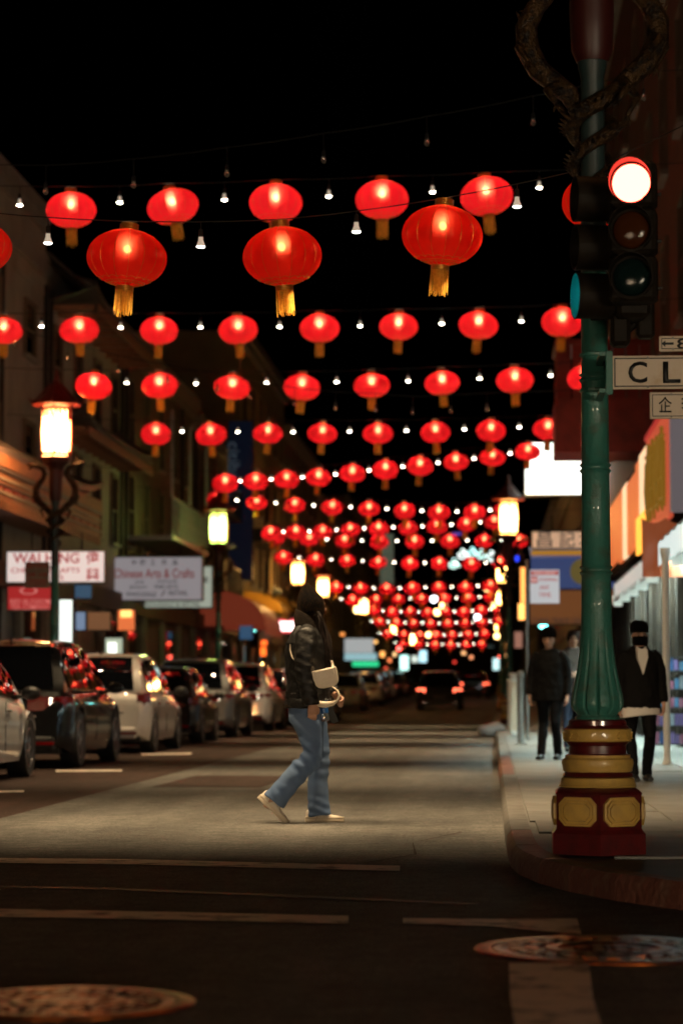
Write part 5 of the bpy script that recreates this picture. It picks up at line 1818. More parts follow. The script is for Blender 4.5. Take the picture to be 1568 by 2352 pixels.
    for s in (-1, 1):
        for a_, b_ in spans:
            a_, b_ = a_ * sc_, b_ * sc_
            vs, fs = [], []
            n = 10
            for i in range(n + 1):
                yy = a_ + (b_ - a_) * i / n
                zt, zr, k, wt = gsec(yy)
                zb_ = zt + .035
                zp = max(zr - .05 * k - .045, zb_ + .004)
                for t in (0, .5, 1):
                    zz = zb_ + (zp - zb_) * t
                    fr_ = (zz - zt) / max(zr - .05 * k - zt, .02)
                    xx = wb(yy) + (wt - wb(yy)) * fr_ + .012 * k * math.sin(PI * min(1, max(0, fr_))) + .010
                    vs.append((s * xx, yy, zz))
            for i in range(n):
                for j in range(2):
                    q = i * 3 + j
                    fs.append((q, q + 1, q + 4, q + 3))
            MB().add(vs, fs).build('side_window', M['glass'], o, 179)
        # handles, seams, mirror
        for dy in (spans[0][1] + .12, spans[1][1] + .12):
            yy = dy * sc_ + .05
            MB().cbox(s * hwid(yy) * 1.0 - .012, s * hwid(yy) * 1.0 + .022, yy - .10, yy + .10, belt * .80, belt * .80 + .028, .006).build('door_handle', M['chrome'], o)
        for yy in (spans[0][1] * sc_ + .04, spans[1][1] * sc_ + .04, spans[2][1] * sc_ - .02):
            MB().box(s * hwid(yy) * .999 - .004, s * hwid(yy) * .999 + .0035, yy - .006, yy + .006, sill + .12, belt * .93).build('door_seam', M['trim'], o)
        yy = spans[2][1] * sc_ - .18
        mr_ = MB().ell((s * (hw + .10), yy, belt * 1.03), .11, .085, .075, 12, 8)
        mr_.tube([(s * hw * .88, yy, belt * .98), (s * (hw + .06), yy, belt * 1.0)], .025, 6)
        mo = mr_.build('wing_mirror', M['trim'], o, 179)
    # rear and front screens
    for nm, (a_, b_), k0 in (('rear_window', rg, .80), ('windscreen', (roof[-1][0] - .06, L * (.575 if style != 'hatch' else .61)), .82)):
        vs, fs = [], []
        n = 8
        for i in range(n + 1):
            yy = a_ + (b_ - a_) * (i / n)
            zt, zr, k, wt = gsec(yy)
            zz = zr
            for j in range(7):
                u = -1 + 2 * j / 6
                vs.append((u * wt * (.86 if abs(u) < .99 else .84), yy - (.012 if nm[0] == 'r' else -.012), zz + .012 + .012 * (1 - u * u)))
        for i in range(n):
            for j in range(6):
                q = i * 7 + j
                fs.append((q, q + 1, q + 8, q + 7))
        MB().add(vs, fs).build(nm, M['glass'], o, 179)
    # tail lamps wrap round the rear corners
    tz0, tz1 = {'suv': (belt * .72, belt * .93), 'hatch': (belt * .62, belt * 1.0), 'sedan': (belt * .72, belt * .95)}[style]
    for s in (-1, 1):
        t = MB()
        rings = []
        for xx, yy in ((.42, .072), (.62, .074), (.79, .095), (.90, .165), (.985, .34)):
            rings.append([(s * hw * xx, yy - .012, tz0 + .02), (s * hw * xx, yy - .012, tz1 - .02), (s * hw * xx * .97, yy + .06, tz1), (s * hw * xx * .97, yy + .06, tz0)])
        t.loft(rings[1:] if lit else (rings if style != 'hatch' else rings[2:])).build('tail_lamp', LITTAIL if lit else M['tail'], o, 40)
    MB().cbox(-.26, .26, .012, .06, belt * .48, belt * .48 + .14, .005).build('number_plate', M['trim'] if lit else M['plate'], o)
    MB().cbox(-hw * .80, hw * .80, -.03, .30, .24, .24 + .17, .03).build('rear_bumper', M['trim'] if style == 'suv' else pm, o)
    MB().cbox(-.50, .50, .048, .10, belt * .66, belt * .66 + .025, .006).build('trim_bar', M['trim'] if lit else M['chrome'], o)
    for s in (-1, 1):
        MB().cbox(s * hw * .66 - .13, s * hw * .66 + .13, -.045, -.03, .30, .34, .006).build('reflector', M['tail'], o)
        MB().cbox(s * hw * .70 - .16, s * hw * .70 + .16, L - .22, L - .03, belt * .62, belt * .74, .02).build('headlamp', M['glass'], o)
    # roof fin
    MB().prism([(-.012, 0), (.012, 0), (.008, .06), (-.008, .06)], 0, .12).build('roof_fin', M['trim'], o, loc=(0, y0 + .75, lin(roof, y0 + .75) + .015))
    t, r_, d_ = wheel_meshes(wr)
    for s in (-1, 1):
        for c_ in (ra_, fa_):
            wv = inst('wheel', t, o, (s * (hw - .105), c_, wr), (0, 0, 0 if s > 0 else PI))
            inst('rim', r_, wv)
            inst('brake_disc', d_, wv)
    return o


LITTAIL = glow('lit_tail_lamp', (1.0, .13, .06), 5.0)
CG = 'cars parked along the left kerb'
XC = -6.06
car('parked_car', 'white car cut by the left edge, its front wheel showing', XC, 23.6, P_WHITE, 4.15, 1.82, 1.52, 'hatch', group=CG, wr=.335)
car('parked_car', 'glossy black SUV parked behind the white car at the left', XC - .02, 29.45, P_BLACK, 4.55, 1.86, 1.62, 'suv', group=CG, wr=.36)
car('parked_car', 'pale silver-beige hatchback parked in front of the black SUV', XC - .05, 36.75, P_PALE, 4.5, 1.78, 1.56, 'hatch', group=CG, wr=.32)
car('parked_car', 'small black hatchback parked beyond the pale hatchback', XC - .14, 44.0, P_BLACK, 3.9, 1.72, 1.42, 'hatch', group=CG, wr=.31)
car('parked_car', 'grey-silver SUV parked beyond the small black hatchback', XC - .1, 49.0, P_GREY, 4.6, 1.86, 1.64, 'suv', group=CG, wr=.35)
car('parked_car', 'white SUV parked just left of the woman\'s jacket', XC - .1, 57.4, P_WHITE, 4.6, 1.86, 1.66, 'suv', group=CG, wr=.35)
car('parked_car', 'dark red car parked at the edge of the woman\'s jacket', XC - .1, 64.5, P_DRED, 4.5, 1.82, 1.55, 'hatch', group=CG, wr=.33)
car('parked_car', 'dark grey car parked behind the woman', XC - .1, 72.0, P_DGREY, 4.5, 1.82, 1.5, 'sedan', group=CG, wr=.33)
car('parked_car', 'silver car parked behind the woman\'s handbag', XC - .1, 81.0, P_SILVER, 4.5, 1.82, 1.5, 'sedan', group=CG, wr=.33)
car('parked_car', 'grey car seen just right of the woman\'s legs', XC + .1, 96.0, P_GREY, 4.5, 1.82, 1.5, 'sedan', group=CG, wr=.33, z=gz(98))
car('parked_car', 'silver car with red tail lamps farther right of the woman', XC + .25, 109.0, P_SILVER, 4.6, 1.86, 1.5, 'sedan', group=CG, wr=.33, z=gz(111))
for i, (Y, pm_, st, lab) in enumerate(((119, P_DRED, 'suv', 'distant dark red parked SUV'), (127, P_WHITE, 'suv', 'distant white parked SUV'), (136, P_DGREY, 'sedan', 'distant dark grey parked sedan'), (146, P_SILVER, 'hatch', 'farthest silver parked hatchback'))):
    car('parked_car', lab + ' down the left side', XC + .1, Y, pm_, 4.5, 1.82, 1.58, st, group=CG, wr=.33, z=gz(Y))
car('moving_car', 'dark SUV driving away with glowing tail lamps in the road centre', -2.12, 99.0, P_BLACK, 4.7, 1.88, 1.62, 'suv', z=gz(100), lit=True, wr=.36)
car('moving_car', 'distant car with red tail lamps beyond the dark SUV', -1.0, 133.0, P_DGREY, 4.6, 1.82, 1.5, 'sedan', z=gz(133), lit=True, wr=.33)
car('moving_car', 'far car with small red tail lamps near the right kerb', -1.6, 150.0, P_DRED, 4.5, 1.82, 1.55, 'hatch', z=gz(150), lit=True, wr=.33)
car('moving_car', 'farthest car with small red tail lamps left of the road centre', -3.3, 158.0, P_DGREY, 4.5, 1.82, 1.55, 'suv', z=gz(158), lit=True, wr=.33)

# ================================================================== PEOPLE
M['skin'] = mat('skin', (.55, .31, .21), .5, noise=(12, (.47, .25, .17), .4, .7))
M['leather'] = mat('black_leather', (.006, .0055, .0055), .48, bump=(34, .45, .012), spec=.4)
M['fleece'] = mat('dark_fleece', (.006, .004, .003), .95, spec=.1, sheen=(.06, (.8, .45, .2)), bump=(140, .8, .01))
M['knit'] = mat('black_knit', (.002, .0018, .0018), .95, spec=.06, sheen=(.02, (1.0, .45, .15)), bump=(120, .8, .008))  # orange sheen tint stands in for warm rim light on the hat
M['denim'] = mat('blue_denim', (.095, .165, .32), .8, noise=(2.6, (.14, .21, .34), .38, .70), bump=(60, .25, .004))
M['hair'] = mat('dark_brown_hair', (.012, .006, .004), .55, spec=.25)
M['cream'] = mat('cream_leather', (.84, .73, .58), .42, noise=(14, (.78, .67, .52), .4, .7), bump=(60, .12, .004))
M['shoe'] = mat('cream_trainer', (.84, .76, .64), .6, noise=(18, (.70, .62, .50), .4, .7), bump=(50, .3, .004))
M['sole'] = mat('trainer_sole', (.74, .64, .50), .7)
M['lace'] = mat('shoe_lace', (.55, .45, .33), .7)


def wrinkle(o, size, strength, depth=2):
    t = bpy.data.textures.new('folds', 'CLOUDS')
    t.noise_scale = size
    t.noise_depth = depth
    m = o.modifiers.new('folds', 'DISPLACE')
    m.texture = t
    m.strength = strength
    m.mid_level = .5
    m.texture_coords = 'LOCAL'
    return o


def fuse(o, vox, smooth=4):
    m = o.modifiers.new('fuse', 'REMESH')
    m.mode = 'VOXEL'
    m.voxel_size = vox
    m.use_smooth_shade = True
    if smooth:
        s = o.modifiers.new('smooth', 'SMOOTH')
        s.iterations = smooth
        s.factor = .5
    return o


def bake(o):
    """apply the modifiers so that each piece is a plain mesh"""
    dg = bpy.context.evaluated_depsgraph_get()
    me = bpy.data.meshes.new_from_object(o.evaluated_get(dg))
    me.polygons.foreach_set('use_smooth', [True] * len(me.polygons))
    o.modifiers.clear()
    o.data = me
    return o


def folds(o, lst):
    """cloth folds: (centre, reach, amplitude, waves per metre, direction) pushed along the normals"""
    me = o.data
    nor = [v.normal.copy() for v in me.vertices]
    for v, n_ in zip(me.vertices, nor):
        d = 0.0
        for c_, reach, amp, fr, dr_ in lst:
            q = v.co - Vector(c_)
            g_ = math.exp(-(q.length / reach) ** 2)
            if g_ > .02:
                s_ = q.dot(Vector(dr_).normalized())
                w_ = math.sin(fr * s_ + 2.2 * math.sin(9 * v.co.y + 5 * v.co.x) + 1.3)
                d += amp * g_ * (abs(w_) ** .7 * (1 if w_ > 0 else -.6))
        v.co += n_ * d
    me.update()
    return o


def limb(b, pts, n=18):
    """pts: (x, y, z, rx, ry) swept as elliptical rings, ry across (y)"""
    b.tube([p[:3] for p in pts], [(p[3], p[4]) for p in pts], n, side=(0, 1, 0))


def head_mesh(b, c, sc_=1.0, face=Vector((1, 0, 0))):
    """head with brow, nose, lips, chin, ears; c is the centre, face the direction it looks"""
    f = face.normalized()
    s = Vector((0, 0, 1)).cross(f)
    n, m = 24, 18
    rings = []
    for i in range(m + 1):
        t = PI * i / m
        z = -.118 * math.cos(t)
        ring = []
        for j in range(n):
            a = 2 * PI * j / n
            q = max(math.sin(t), .03)
            x = .098 * q * math.cos(a)
            y = .076 * q * math.sin(a)
            u = z / .118
            if math.cos(a) > 0:
                x *= 1 - .16 * max(0, -u) ** 2
            if u < -.2:
                y *= 1 - .25 * (-u - .2)
                x += .012 * (-u - .2)
            fr = max(0, math.cos(a)) ** 6
            x += fr * .006 * math.exp(-((u - .18) / .10) ** 2)          # brow
            x -= max(0, math.cos(a - .42) ** 16 + math.cos(a + .42) ** 16) * .008 * math.exp(-((u - .02) / .10) ** 2) * (1 if math.cos(a) > 0 else 0)
            x += max(0, math.cos(a)) ** 40 * .024 * math.exp(-((u + .16) / .13) ** 2)   # nose
            x += max(0, math.cos(a)) ** 16 * .006 * (math.exp(-((u + .44) / .05) ** 2) + math.exp(-((u + .54) / .05) ** 2))
            x += max(0, math.cos(a)) ** 8 * .008 * math.exp(-((u + .80) / .12) ** 2)
            p = Vector(c) + (f * x + s * y + Vector((0, 0, z))) * sc_
            ring.append(p)
        rings.append(ring)
    b.loft(rings)
    for sd in (-1, 1):
        e = Vector(c) + (s * sd * .078 - f * .008 + Vector((0, 0, .0))) * sc_
        b.ell(tuple(e), .016 * sc_, .014 * sc_, .030 * sc_, 8, 6)


def hand(b, wrist, down, fwd, side, curl=.5, sc_=1.0):
    """palm and five fingers; down: along the hand, fwd: towards the thumb, side: palm normal"""
    w_, d, f, s = Vector(wrist), Vector(down).normalized(), Vector(fwd).normalized(), Vector(side).normalized()
    P = lambda a, b_, c_: w_ + (d * a + f * b_ + s * c_) * sc_
    b.tube([P(-.02, 0, 0), P(.02, 0, 0), P(.055, 0, .003), P(.092, 0, .006)], [(.022 * sc_, .027 * sc_), (.020 * sc_, .034 * sc_), (.018 * sc_, .040 * sc_), (.014 * sc_, .040 * sc_)], 14, side=tuple(f))
    for k, (o_, ln) in enumerate(((.029, .068), (.010, .076), (-.010, .071), (-.029, .055))):
        pts, ang = [P(.085, o_, .006)], 0.0
        p = pts[0]
        for seg, fr in ((0, .42), (1, .32), (2, .26)):
            ang += curl * (.75 + .12 * k)
            p = p + (d * math.cos(ang) + s * math.sin(ang)) * ln * fr * sc_
            pts.append(p)
        b.tube(pts, [.0095 * sc_, .009 * sc_, .0082 * sc_, .006 * sc_], 8)
    b.tube([P(.02, .030, .004), P(.045, .052, .012), P(.072, .054, .024), P(.090, .046, .032)], [.012 * sc_, .0115 * sc_, .010 * sc_, .006 * sc_], 8)


# ---- the woman crossing the street (faces +x)
wp = gnd(705, 1890)
wx, wy = wp.x, wp.y
body = MB()
limb(body, [(.0, 0, .86, .10, .13), (.0, 0, 1.0, .085, .115), (0, 0, 1.15, .095, .13), (0, 0, 1.32, .095, .15), (.0, 0, 1.40, .075, .13), (.012, 0, 1.45, .05, .055), (.028, 0, 1.54, .048, .048)])
limb(body, [(.01, -.07, .88, .085, .08), (.03, -.09, .68, .07, .07), (.045, -.09, .46, .05, .05), (-.10, -.09, .30, .045, .045), (-.27, -.09, .15, .032, .032), (-.29, -.09, .11, .03, .03)])
limb(body, [(.01, .07, .88, .085, .08), (.05, .09, .68, .07, .07), (.075, .09, .46, .05, .05), (.07, .09, .28, .045, .045), (.05, .09, .09, .032, .032), (.05, .09, .05, .03, .03)])
limb(body, [(.005, -.15, 1.385, .045, .045), (.0, -.20, 1.30, .042, .042), (-.005, -.215, 1.15, .036, .036), (.02, -.215, 1.0, .032, .032), (.049, -.21, .875, .024, .026), (.05, -.21, .85, .022, .024)])
limb(body, [(.005, .15, 1.385, .045, .045), (.01, .20, 1.29, .042, .042), (.05, .20, 1.14, .036, .036), (.12, .17, 1.02, .030, .030), (.20, .12, .93, .024, .024)])
head_mesh(body, (.042, .0, 1.585), .93, Vector((1, .45, -.05)))
hand(body, (.052, -.21, .872), (.06, 0, -1), (.75, .25, 0), (-.35, 1, 0), .55, .92)
hand(body, (.20, .12, .93), (.75, -.35, -.6), (0, -.3, .9), (-.6, -.5, -.2), 1.0, .92)
wo = body.build('person', M['skin'], None, None, loc=(wx, wy, 0))
fuse(wo, .0055, 2)
bake(wo)
tag(wo, 'woman in pointed black hat, black leather jacket and blue jeans crossing the street', 'person')

jk = MB()
limb(jk, [(.004, 0, .838, .160, .205), (.004, 0, .87, .163, .208), (.005, 0, .93, .156, .200), (.004, 0, 1.02, .152, .195), (.0, 0, 1.12, .156, .205), (-.004, 0, 1.22, .156, .215), (-.004, 0, 1.31, .145, .222), (-.002, 0, 1.375, .118, .205), (.0, 0, 1.42, .092, .15), (.005, 0, 1.45, .08, .10)], 30)
limb(jk, [(.004, -.13, 1.40, .06, .06), (.008, -.185, 1.375, .074, .066), (.006, -.222, 1.29, .070, .062), (-.004, -.232, 1.17, .066, .060), (.004, -.232, 1.07, .064, .058), (.022, -.228, .97, .060, .056), (.046, -.222, .885, .055, .052), (.050, -.220, .868, .056, .053)], 22)
limb(jk, [(.004, .13, 1.40, .06, .06), (.01, .185, 1.375, .074, .066), (.02, .215, 1.28, .070, .062), (.055, .215, 1.14, .064, .060), (.12, .185, 1.03, .058, .054), (.185, .14, .945, .052, .05)], 22)
jk.v = [(x * 1.05 + .0, y * 1.04, z) for x, y, z in jk.v]
jo = jk.build('leather_jacket', M['leather'], wo)
fuse(jo, .009, 5)
wrinkle(jo, .09, .014, 1)
bake(jo)
folds(jo, [((.0, -.25, 1.14), .11, .006, 105, (.45, 0, 1)), ((.04, -.25, .95), .09, .006, 120, (.3, 0, 1)), ((.02, -.25, 1.30), .08, .003, 90, (.6, 0, 1)), ((-.12, -.1, 1.05), .12, .003, 45, (.6, 0, 1))])
hb = MB()
limb(hb, [(.004, 0, .836, .166, .212), (.004, 0, .85, .170, .216), (.004, 0, .872, .166, .212)], 30)
limb(hb, [(.050, -.220, .862, .058, .055), (.049, -.221, .88, .061, .058), (.047, -.222, .895, .057, .054)], 20)
bake(fuse(hb.build('fleece_hem', M['fleece'], wo), .007, 3))
be = MB()
limb(be, [(.004, 0, .915, .161, .205), (.004, 0, .918, .165, .209), (.004, 0, .944, .164, .208), (.004, 0, .947, .160, .204)], 40)
be.build('waist_belt', M['leather'], wo, 40)
for yy, xx in ((-.10, -.142), (-.19, -.055)):
    MB().obox((xx, yy, .932), (.006, .012, .026), Matrix.Rotation(R(55), 3, 'Z')).build('belt_loop', M['leather'], wo)
ym = MB()
ym.tube([(-.005 + .153 * math.cos(t), .224 * math.sin(t), 1.312) for t in [R(172 + 62 * i / 14) for i in range(15)]], .004, 5)
ym.tube([(.015 + .0 * t, -.16 - .09 * math.sin(t), 1.40 - .028 * t) for t in [i * .3 for i in range(2)]], .004, 5)
ym.build('seam', M['leather'], wo)
co = MB()
for k, (z0, rx, ry, tilt) in enumerate(((1.425, .094, .118, .0), (1.45, .100, .112, .02), (1.485, .101, .106, .035), (1.512, .094, .098, .04), (1.50, .082, .086, .035), (1.46, .074, .08, .02))):
    pass
rings = []
for z0, rx, ry in ((1.415, .098, .135), (1.445, .106, .122), (1.48, .105, .110), (1.515, .098, .100), (1.522, .090, .092), (1.505, .080, .084), (1.44, .07, .08)):
    rings.append([(.008 + rx * math.cos(2 * PI * j / 28), ry * math.sin(2 * PI * j / 28), z0 - .045 * math.cos(2 * PI * j / 28) * (z0 - 1.38) / .14 - (.03 * max(0, math.cos(2 * PI * j / 28)))) for j in range(28)])
co.loft(rings).build('fleece_collar', M['fleece'], wo, 179)
# pointed knitted hat, bonnet-like, covering ears and nape
ht = MB()
rings = []
for z, cx, rx, ry in ((1.478, .030, .080, .084), (1.50, .030, .092, .094), (1.54, .029, .101, .098), (1.585, .029, .104, .099), (1.625, .026, .098, .093), (1.66, .018, .083, .078), (1.69, .008, .062, .058), (1.718, .000, .040, .038), (1.740, -.004, .022, .022), (1.752, -.006, .008, .009)):
    rings.append([(cx + rx * math.cos(2 * PI * j / 36) * (1 + .02 * math.sin(5 * j)), ry * math.sin(2 * PI * j / 36), z + .006 * math.sin(j * 1.7)) for j in range(36)])
hat = ht.loft(rings).build('knitted_hat', M['knit'], wo, 179)
rnd = random.Random(3)
fz_ = MB()
for k in range(2200):
    i = rnd.randrange(1, len(rings) - 1)
    j = rnd.randrange(36)
    p = Vector(rings[i][j]).lerp(Vector(rings[i + (1 if i < len(rings) - 1 else 0)][(j + 1) % 36]), rnd.random())
    cpt = Vector((.028, 0, 1.58 + (p.z - 1.58) * .55))
    n_ = (p - cpt).normalized()
    d_ = (n_ + Vector((rnd.uniform(-.7, .7), rnd.uniform(-.7, .7), rnd.uniform(-.7, .7)))).normalized() * rnd.uniform(.006, .013)
    s_ = n_.cross(d_).normalized() * .0007
    fz_.add([p - s_, p + s_, p + d_], [(0, 1, 2)])
tag(fz_.build('wool_fuzz', mat('wool_fuzz', (.09, .040, .014), .9, spec=.1), hat), None, None, kind='stuff')  # fuzz coloured orange-brown to stand in for rim light on the black hat
# long hair falling in front of the shoulder
hr = MB()
for k in range(190):
    t = rnd.random()
    y0 = -.085 + .14 * t
    ln = rnd.uniform(.30, .53)
    x0 = .085 + rnd.uniform(-.022, .035)
    pts = []
    ph, am, sp = rnd.uniform(0, 6), rnd.uniform(.004, .022), rnd.uniform(-.015, .045)
    for i in range(13):
        u = i / 12
        pts.append((x0 + (.045 + sp) * u ** .8 + am * u * math.sin(8 * u + ph) - .02 * (1 - u), y0 - .03 * u + am * math.cos(7 * u + ph), 1.535 - ln * u - .01 * math.sin(5 * u + ph)))
    hr.tube(pts, [.003] + [.0042] * 7 + [.0036, .003, .0024, .0015, .0006], 4)
hr.build('long_hair', M['hair'], wo, 179)
# jeans
je = MB()
limb(je, [(.0, 0, .87, .135, .175), (-.004, 0, .80, .138, .18), (-.002, 0, .74, .13, .175)], 26)
limb(je, [(-.002, -.075, .80, .128, .10), (.018, -.08, .70, .110, .095), (.040, -.085, .60, .085, .088), (.050, -.085, .52, .074, .083), (.032, -.085, .455, .078, .083), (-.035, -.085, .395, .078, .082), (-.115, -.085, .305, .078, .082), (-.185, -.085, .225, .083, .084), (-.238, -.085, .158, .090, .088)], 24)
limb(je, [(.02, .075, .80, .12, .10), (.055, .085, .66, .092, .09), (.082, .09, .53, .078, .085), (.086, .09, .42, .074, .082), (.072, .09, .30, .074, .082), (.074, .09, .19, .078, .084), (.082, .09, .10, .082, .088), (.086, .09, .045, .085, .09)], 24)
jn = je.build('jeans', M['denim'], wo)
fuse(jn, .008, 4)
wrinkle(jn, .10, .014, 1)
bake(jn)
folds(jn, [((-.02, -.12, .46), .13, .010, 85, (.55, 0, .8)), ((-.22, -.12, .19), .10, .007, 80, (.85, 0, .5)), ((.08, .04, .10), .08, .008, 95, (.3, 0, 1)), ((.09, .05, .45), .12, .008, 75, (-.2, 0, 1)), ((.0, -.12, .74), .13, .007, 70, (.6, 0, 1)), ((-.12, -.12, .31), .10, .006, 70, (.4, 0, .9))])


def shoe(name, loc, ang, parent, ms, mo, length=.27):
    """trainer, heel at origin, toe along +x"""
    L = length
    up = MB()
    rings = []
    for u, w_, zt, zb in ((0, .016, .075, .030), (.03, .028, .088, .026), (.12, .034, .092, .024), (.28, .036, .098, .024), (.42, .038, .088, .024), (.55, .042, .066, .022), (.70, .045, .052, .020), (.85, .043, .046, .020), (.95, .033, .040, .022), (1.0, .014, .032, .026)):
        rings.append([(u * L, w_ * math.cos(a), zb + (zt - zb) * (0 if math.sin(a) < 0 else math.sin(a) ** .6)) for a in [2 * PI * j / 20 for j in range(20)]])
    up.loft(rings)
    s = up.build(name, ms, parent, 60, loc, (0, ang, 0))
    so = MB()
    poly = []
    for u, w_ in ((-.025, .020), (.0, .032), (.12, .040), (.3, .040), (.45, .040), (.6, .046), (.75, .050), (.9, .045), (1.0, .028), (1.03, .010)):
        poly.append((u * L, w_))
    pts = poly + [(a, -b) for a, b in poly[::-1]]
    rr_ = [[(x, y, z) for x, y in [(p[0], p[1] * k) for p in pts]] for z, k in ((0.0, .92), (.006, 1.06), (.016, 1.05), (.020, .94), (.026, 1.02), (.036, .98))]
    so.loft(rr_).build('sole', mo, s, 40)
    lc = MB()
    for q in range(4):
        u = .36 + q * .055
        lc.tube([(u * L, -.03, .060 + .02 * (1 - q / 4)), (u * L + .004, 0, .098 - q * .010), (u * L, .03, .060 + .02 * (1 - q / 4))], .003, 5)
    lc.tube([(.36 * L, -.02, .09), (.33 * L, -.05, .07), (.30 * L, -.055, .03), (.27 * L, -.058, .015)], .0025, 5)
    lc.build('laces', M['lace'], s)
    return s


shoe('trainer', (-.012, .09, 0.001), 0, wo, M['shoe'], M['sole'])
shoe('trainer', (-.352, -.085, .180), R(43), wo, M['shoe'], M['sole'])
# strap, bag and things carried
st = MB()
st.tube([(-.07, .0, 1.435), (-.084, -.075, 1.405), (-.098, -.125, 1.365), (-.112, -.150, 1.31), (-.112, -.170, 1.26), (-.096, -.192, 1.205), (-.05, -.216, 1.155)], [(.008, .004)] * 7, 8)
bagp = at(735, 1559, wy - .22)
bg = empty('handbag', (wx + .155, wy - .235, .975), 'cream leather flap handbag at the woman\'s hip', 'handbag')
st.v = [(x - .155, y + .235, z - .975) for x, y, z in st.v]
st.build('strap', M['cream'], bg, 60)
s2 = MB()
s2.tube([(.175, -.02, 1.19), (.19, -.08, 1.15), (.20, -.15, 1.125)], [(.009, .004)] * 3, 8)
s2.v = [(x - .155, y + .235, z - .975) for x, y, z in s2.v]
s2.build('strap', M['cream'], bg, 60)
rot = Matrix.Rotation(R(-12), 3, 'Y')


def dshape(w_, h, y0, y1, n=18, corner=.62):
    pts = [(-w_, h)] + [(w_, h)]
    out = []
    for k in range(n + 1):
        a = -PI * k / n
        out.append((w_ * math.copysign(abs(math.cos(a)) ** corner, math.cos(a)), -h * abs(math.sin(a)) ** .75))
    poly = [(w_, h * .95), (w_ * .96, h), (-w_ * .96, h), (-w_, h * .95)]
    poly = out + [(-w_, h * .8), (-w_ * .95, h), (w_ * .95, h), (w_, h * .8)]
    b = MB().prism(poly, y0, y1)
    return b


bb = MB()
K = dshape(.088, .068, -.035, .035)
K.v = [tuple(rot @ Vector((x, y, z)) + Vector((0, 0, .078))) for x, y, z in K.v]
bo_ = K.build('pouch', M['cream'], bg, 30)
m_ = bo_.modifiers.new('b', 'BEVEL')
m_.width, m_.segments, m_.limit_method = .012, 3, 'ANGLE'
bake(bo_)
for nm, w_, h, y0, dz in (('flap', .091, .050, -.044, .020), ('flap_stitching', .070, .034, -.047, .030)):
    K = dshape(w_, h, y0, y0 + .012)
    K.v = [tuple(rot @ Vector((x, y, z + dz)) + Vector((0, 0, .078))) for x, y, z in K.v]
    fo = K.build(nm, M['cream'], bg, 30)
    m_ = fo.modifiers.new('b', 'BEVEL')
    m_.width, m_.segments, m_.limit_method = .004, 2, 'ANGLE'
    bake(fo)
K = dshape(.086, .050, -.041, -.03)
K.v = [tuple(rot @ Vector((x, y, z + .002)) + Vector((0, 0, .078))) for x, y, z in K.v]
K.build('front_pocket', M['cream'], bg, 30)
# wide strap looping below the bag
lp = MB()
P = [(.20, -.16, .99), (.235, -.17, .965), (.248, -.17, .93), (.235, -.17, .895), (.20, -.17, .872), (.15, -.18, .862), (.10, -.18, .868), (.06, -.18, .885)]
lp.tube([(x - .155, y + .235, z - .975) for x, y, z in P], [(.005, .020), (.005, .022), (.006, .024), (.010, .024), (.018, .022), (.023, .020), (.023, .018), (.015, .014)], 10)
lp.build('wide_strap', M['cream'], bg, 60)
bt = empty('water_bottle', (wx + .142, wy - .10, .740), 'clear plastic water bottle with blue label in the woman\'s hand', 'bottle')
MB().lathe([(.026, 0), (.032, .01), (.032, .05), (.030, .06), (.032, .07), (.032, .16), (.022, .19), (.013, .20), (.013, .215)], 18).build('bottle_body', mat('clear_plastic', (.9, .95, 1), .05, trans=.9), bt, 40, rot=(0, R(-8), 0))
MB().lathe([(.0335, .06), (.0335, .15)], 18, caps=False).build('bottle_label', mat('blue_label', (.015, .09, .30), .35), bt, 40, rot=(0, R(-8), 0))
MB().lathe([(.015, .215), (.015, .235), (.002, .237)], 14).build('bottle_cap', M['white'], bt, 40, rot=(0, R(-8), 0))
fu = empty('folded_umbrella', (wx + .185, wy - .10, .86), 'small black folded pouch dangling from the woman\'s hand', 'pouch')
MB().obox((.0, 0, -.06), (.024, .012, .075), Matrix.Rotation(R(-22), 3, 'Y')).build('pouch_body', M['black'], fu)
MB().tube([(-.02, 0, .01), (-.03, 0, .04), (-.01, 0, .05), (.0, 0, .01)], .004, 5).build('loop', M['steel'], fu)


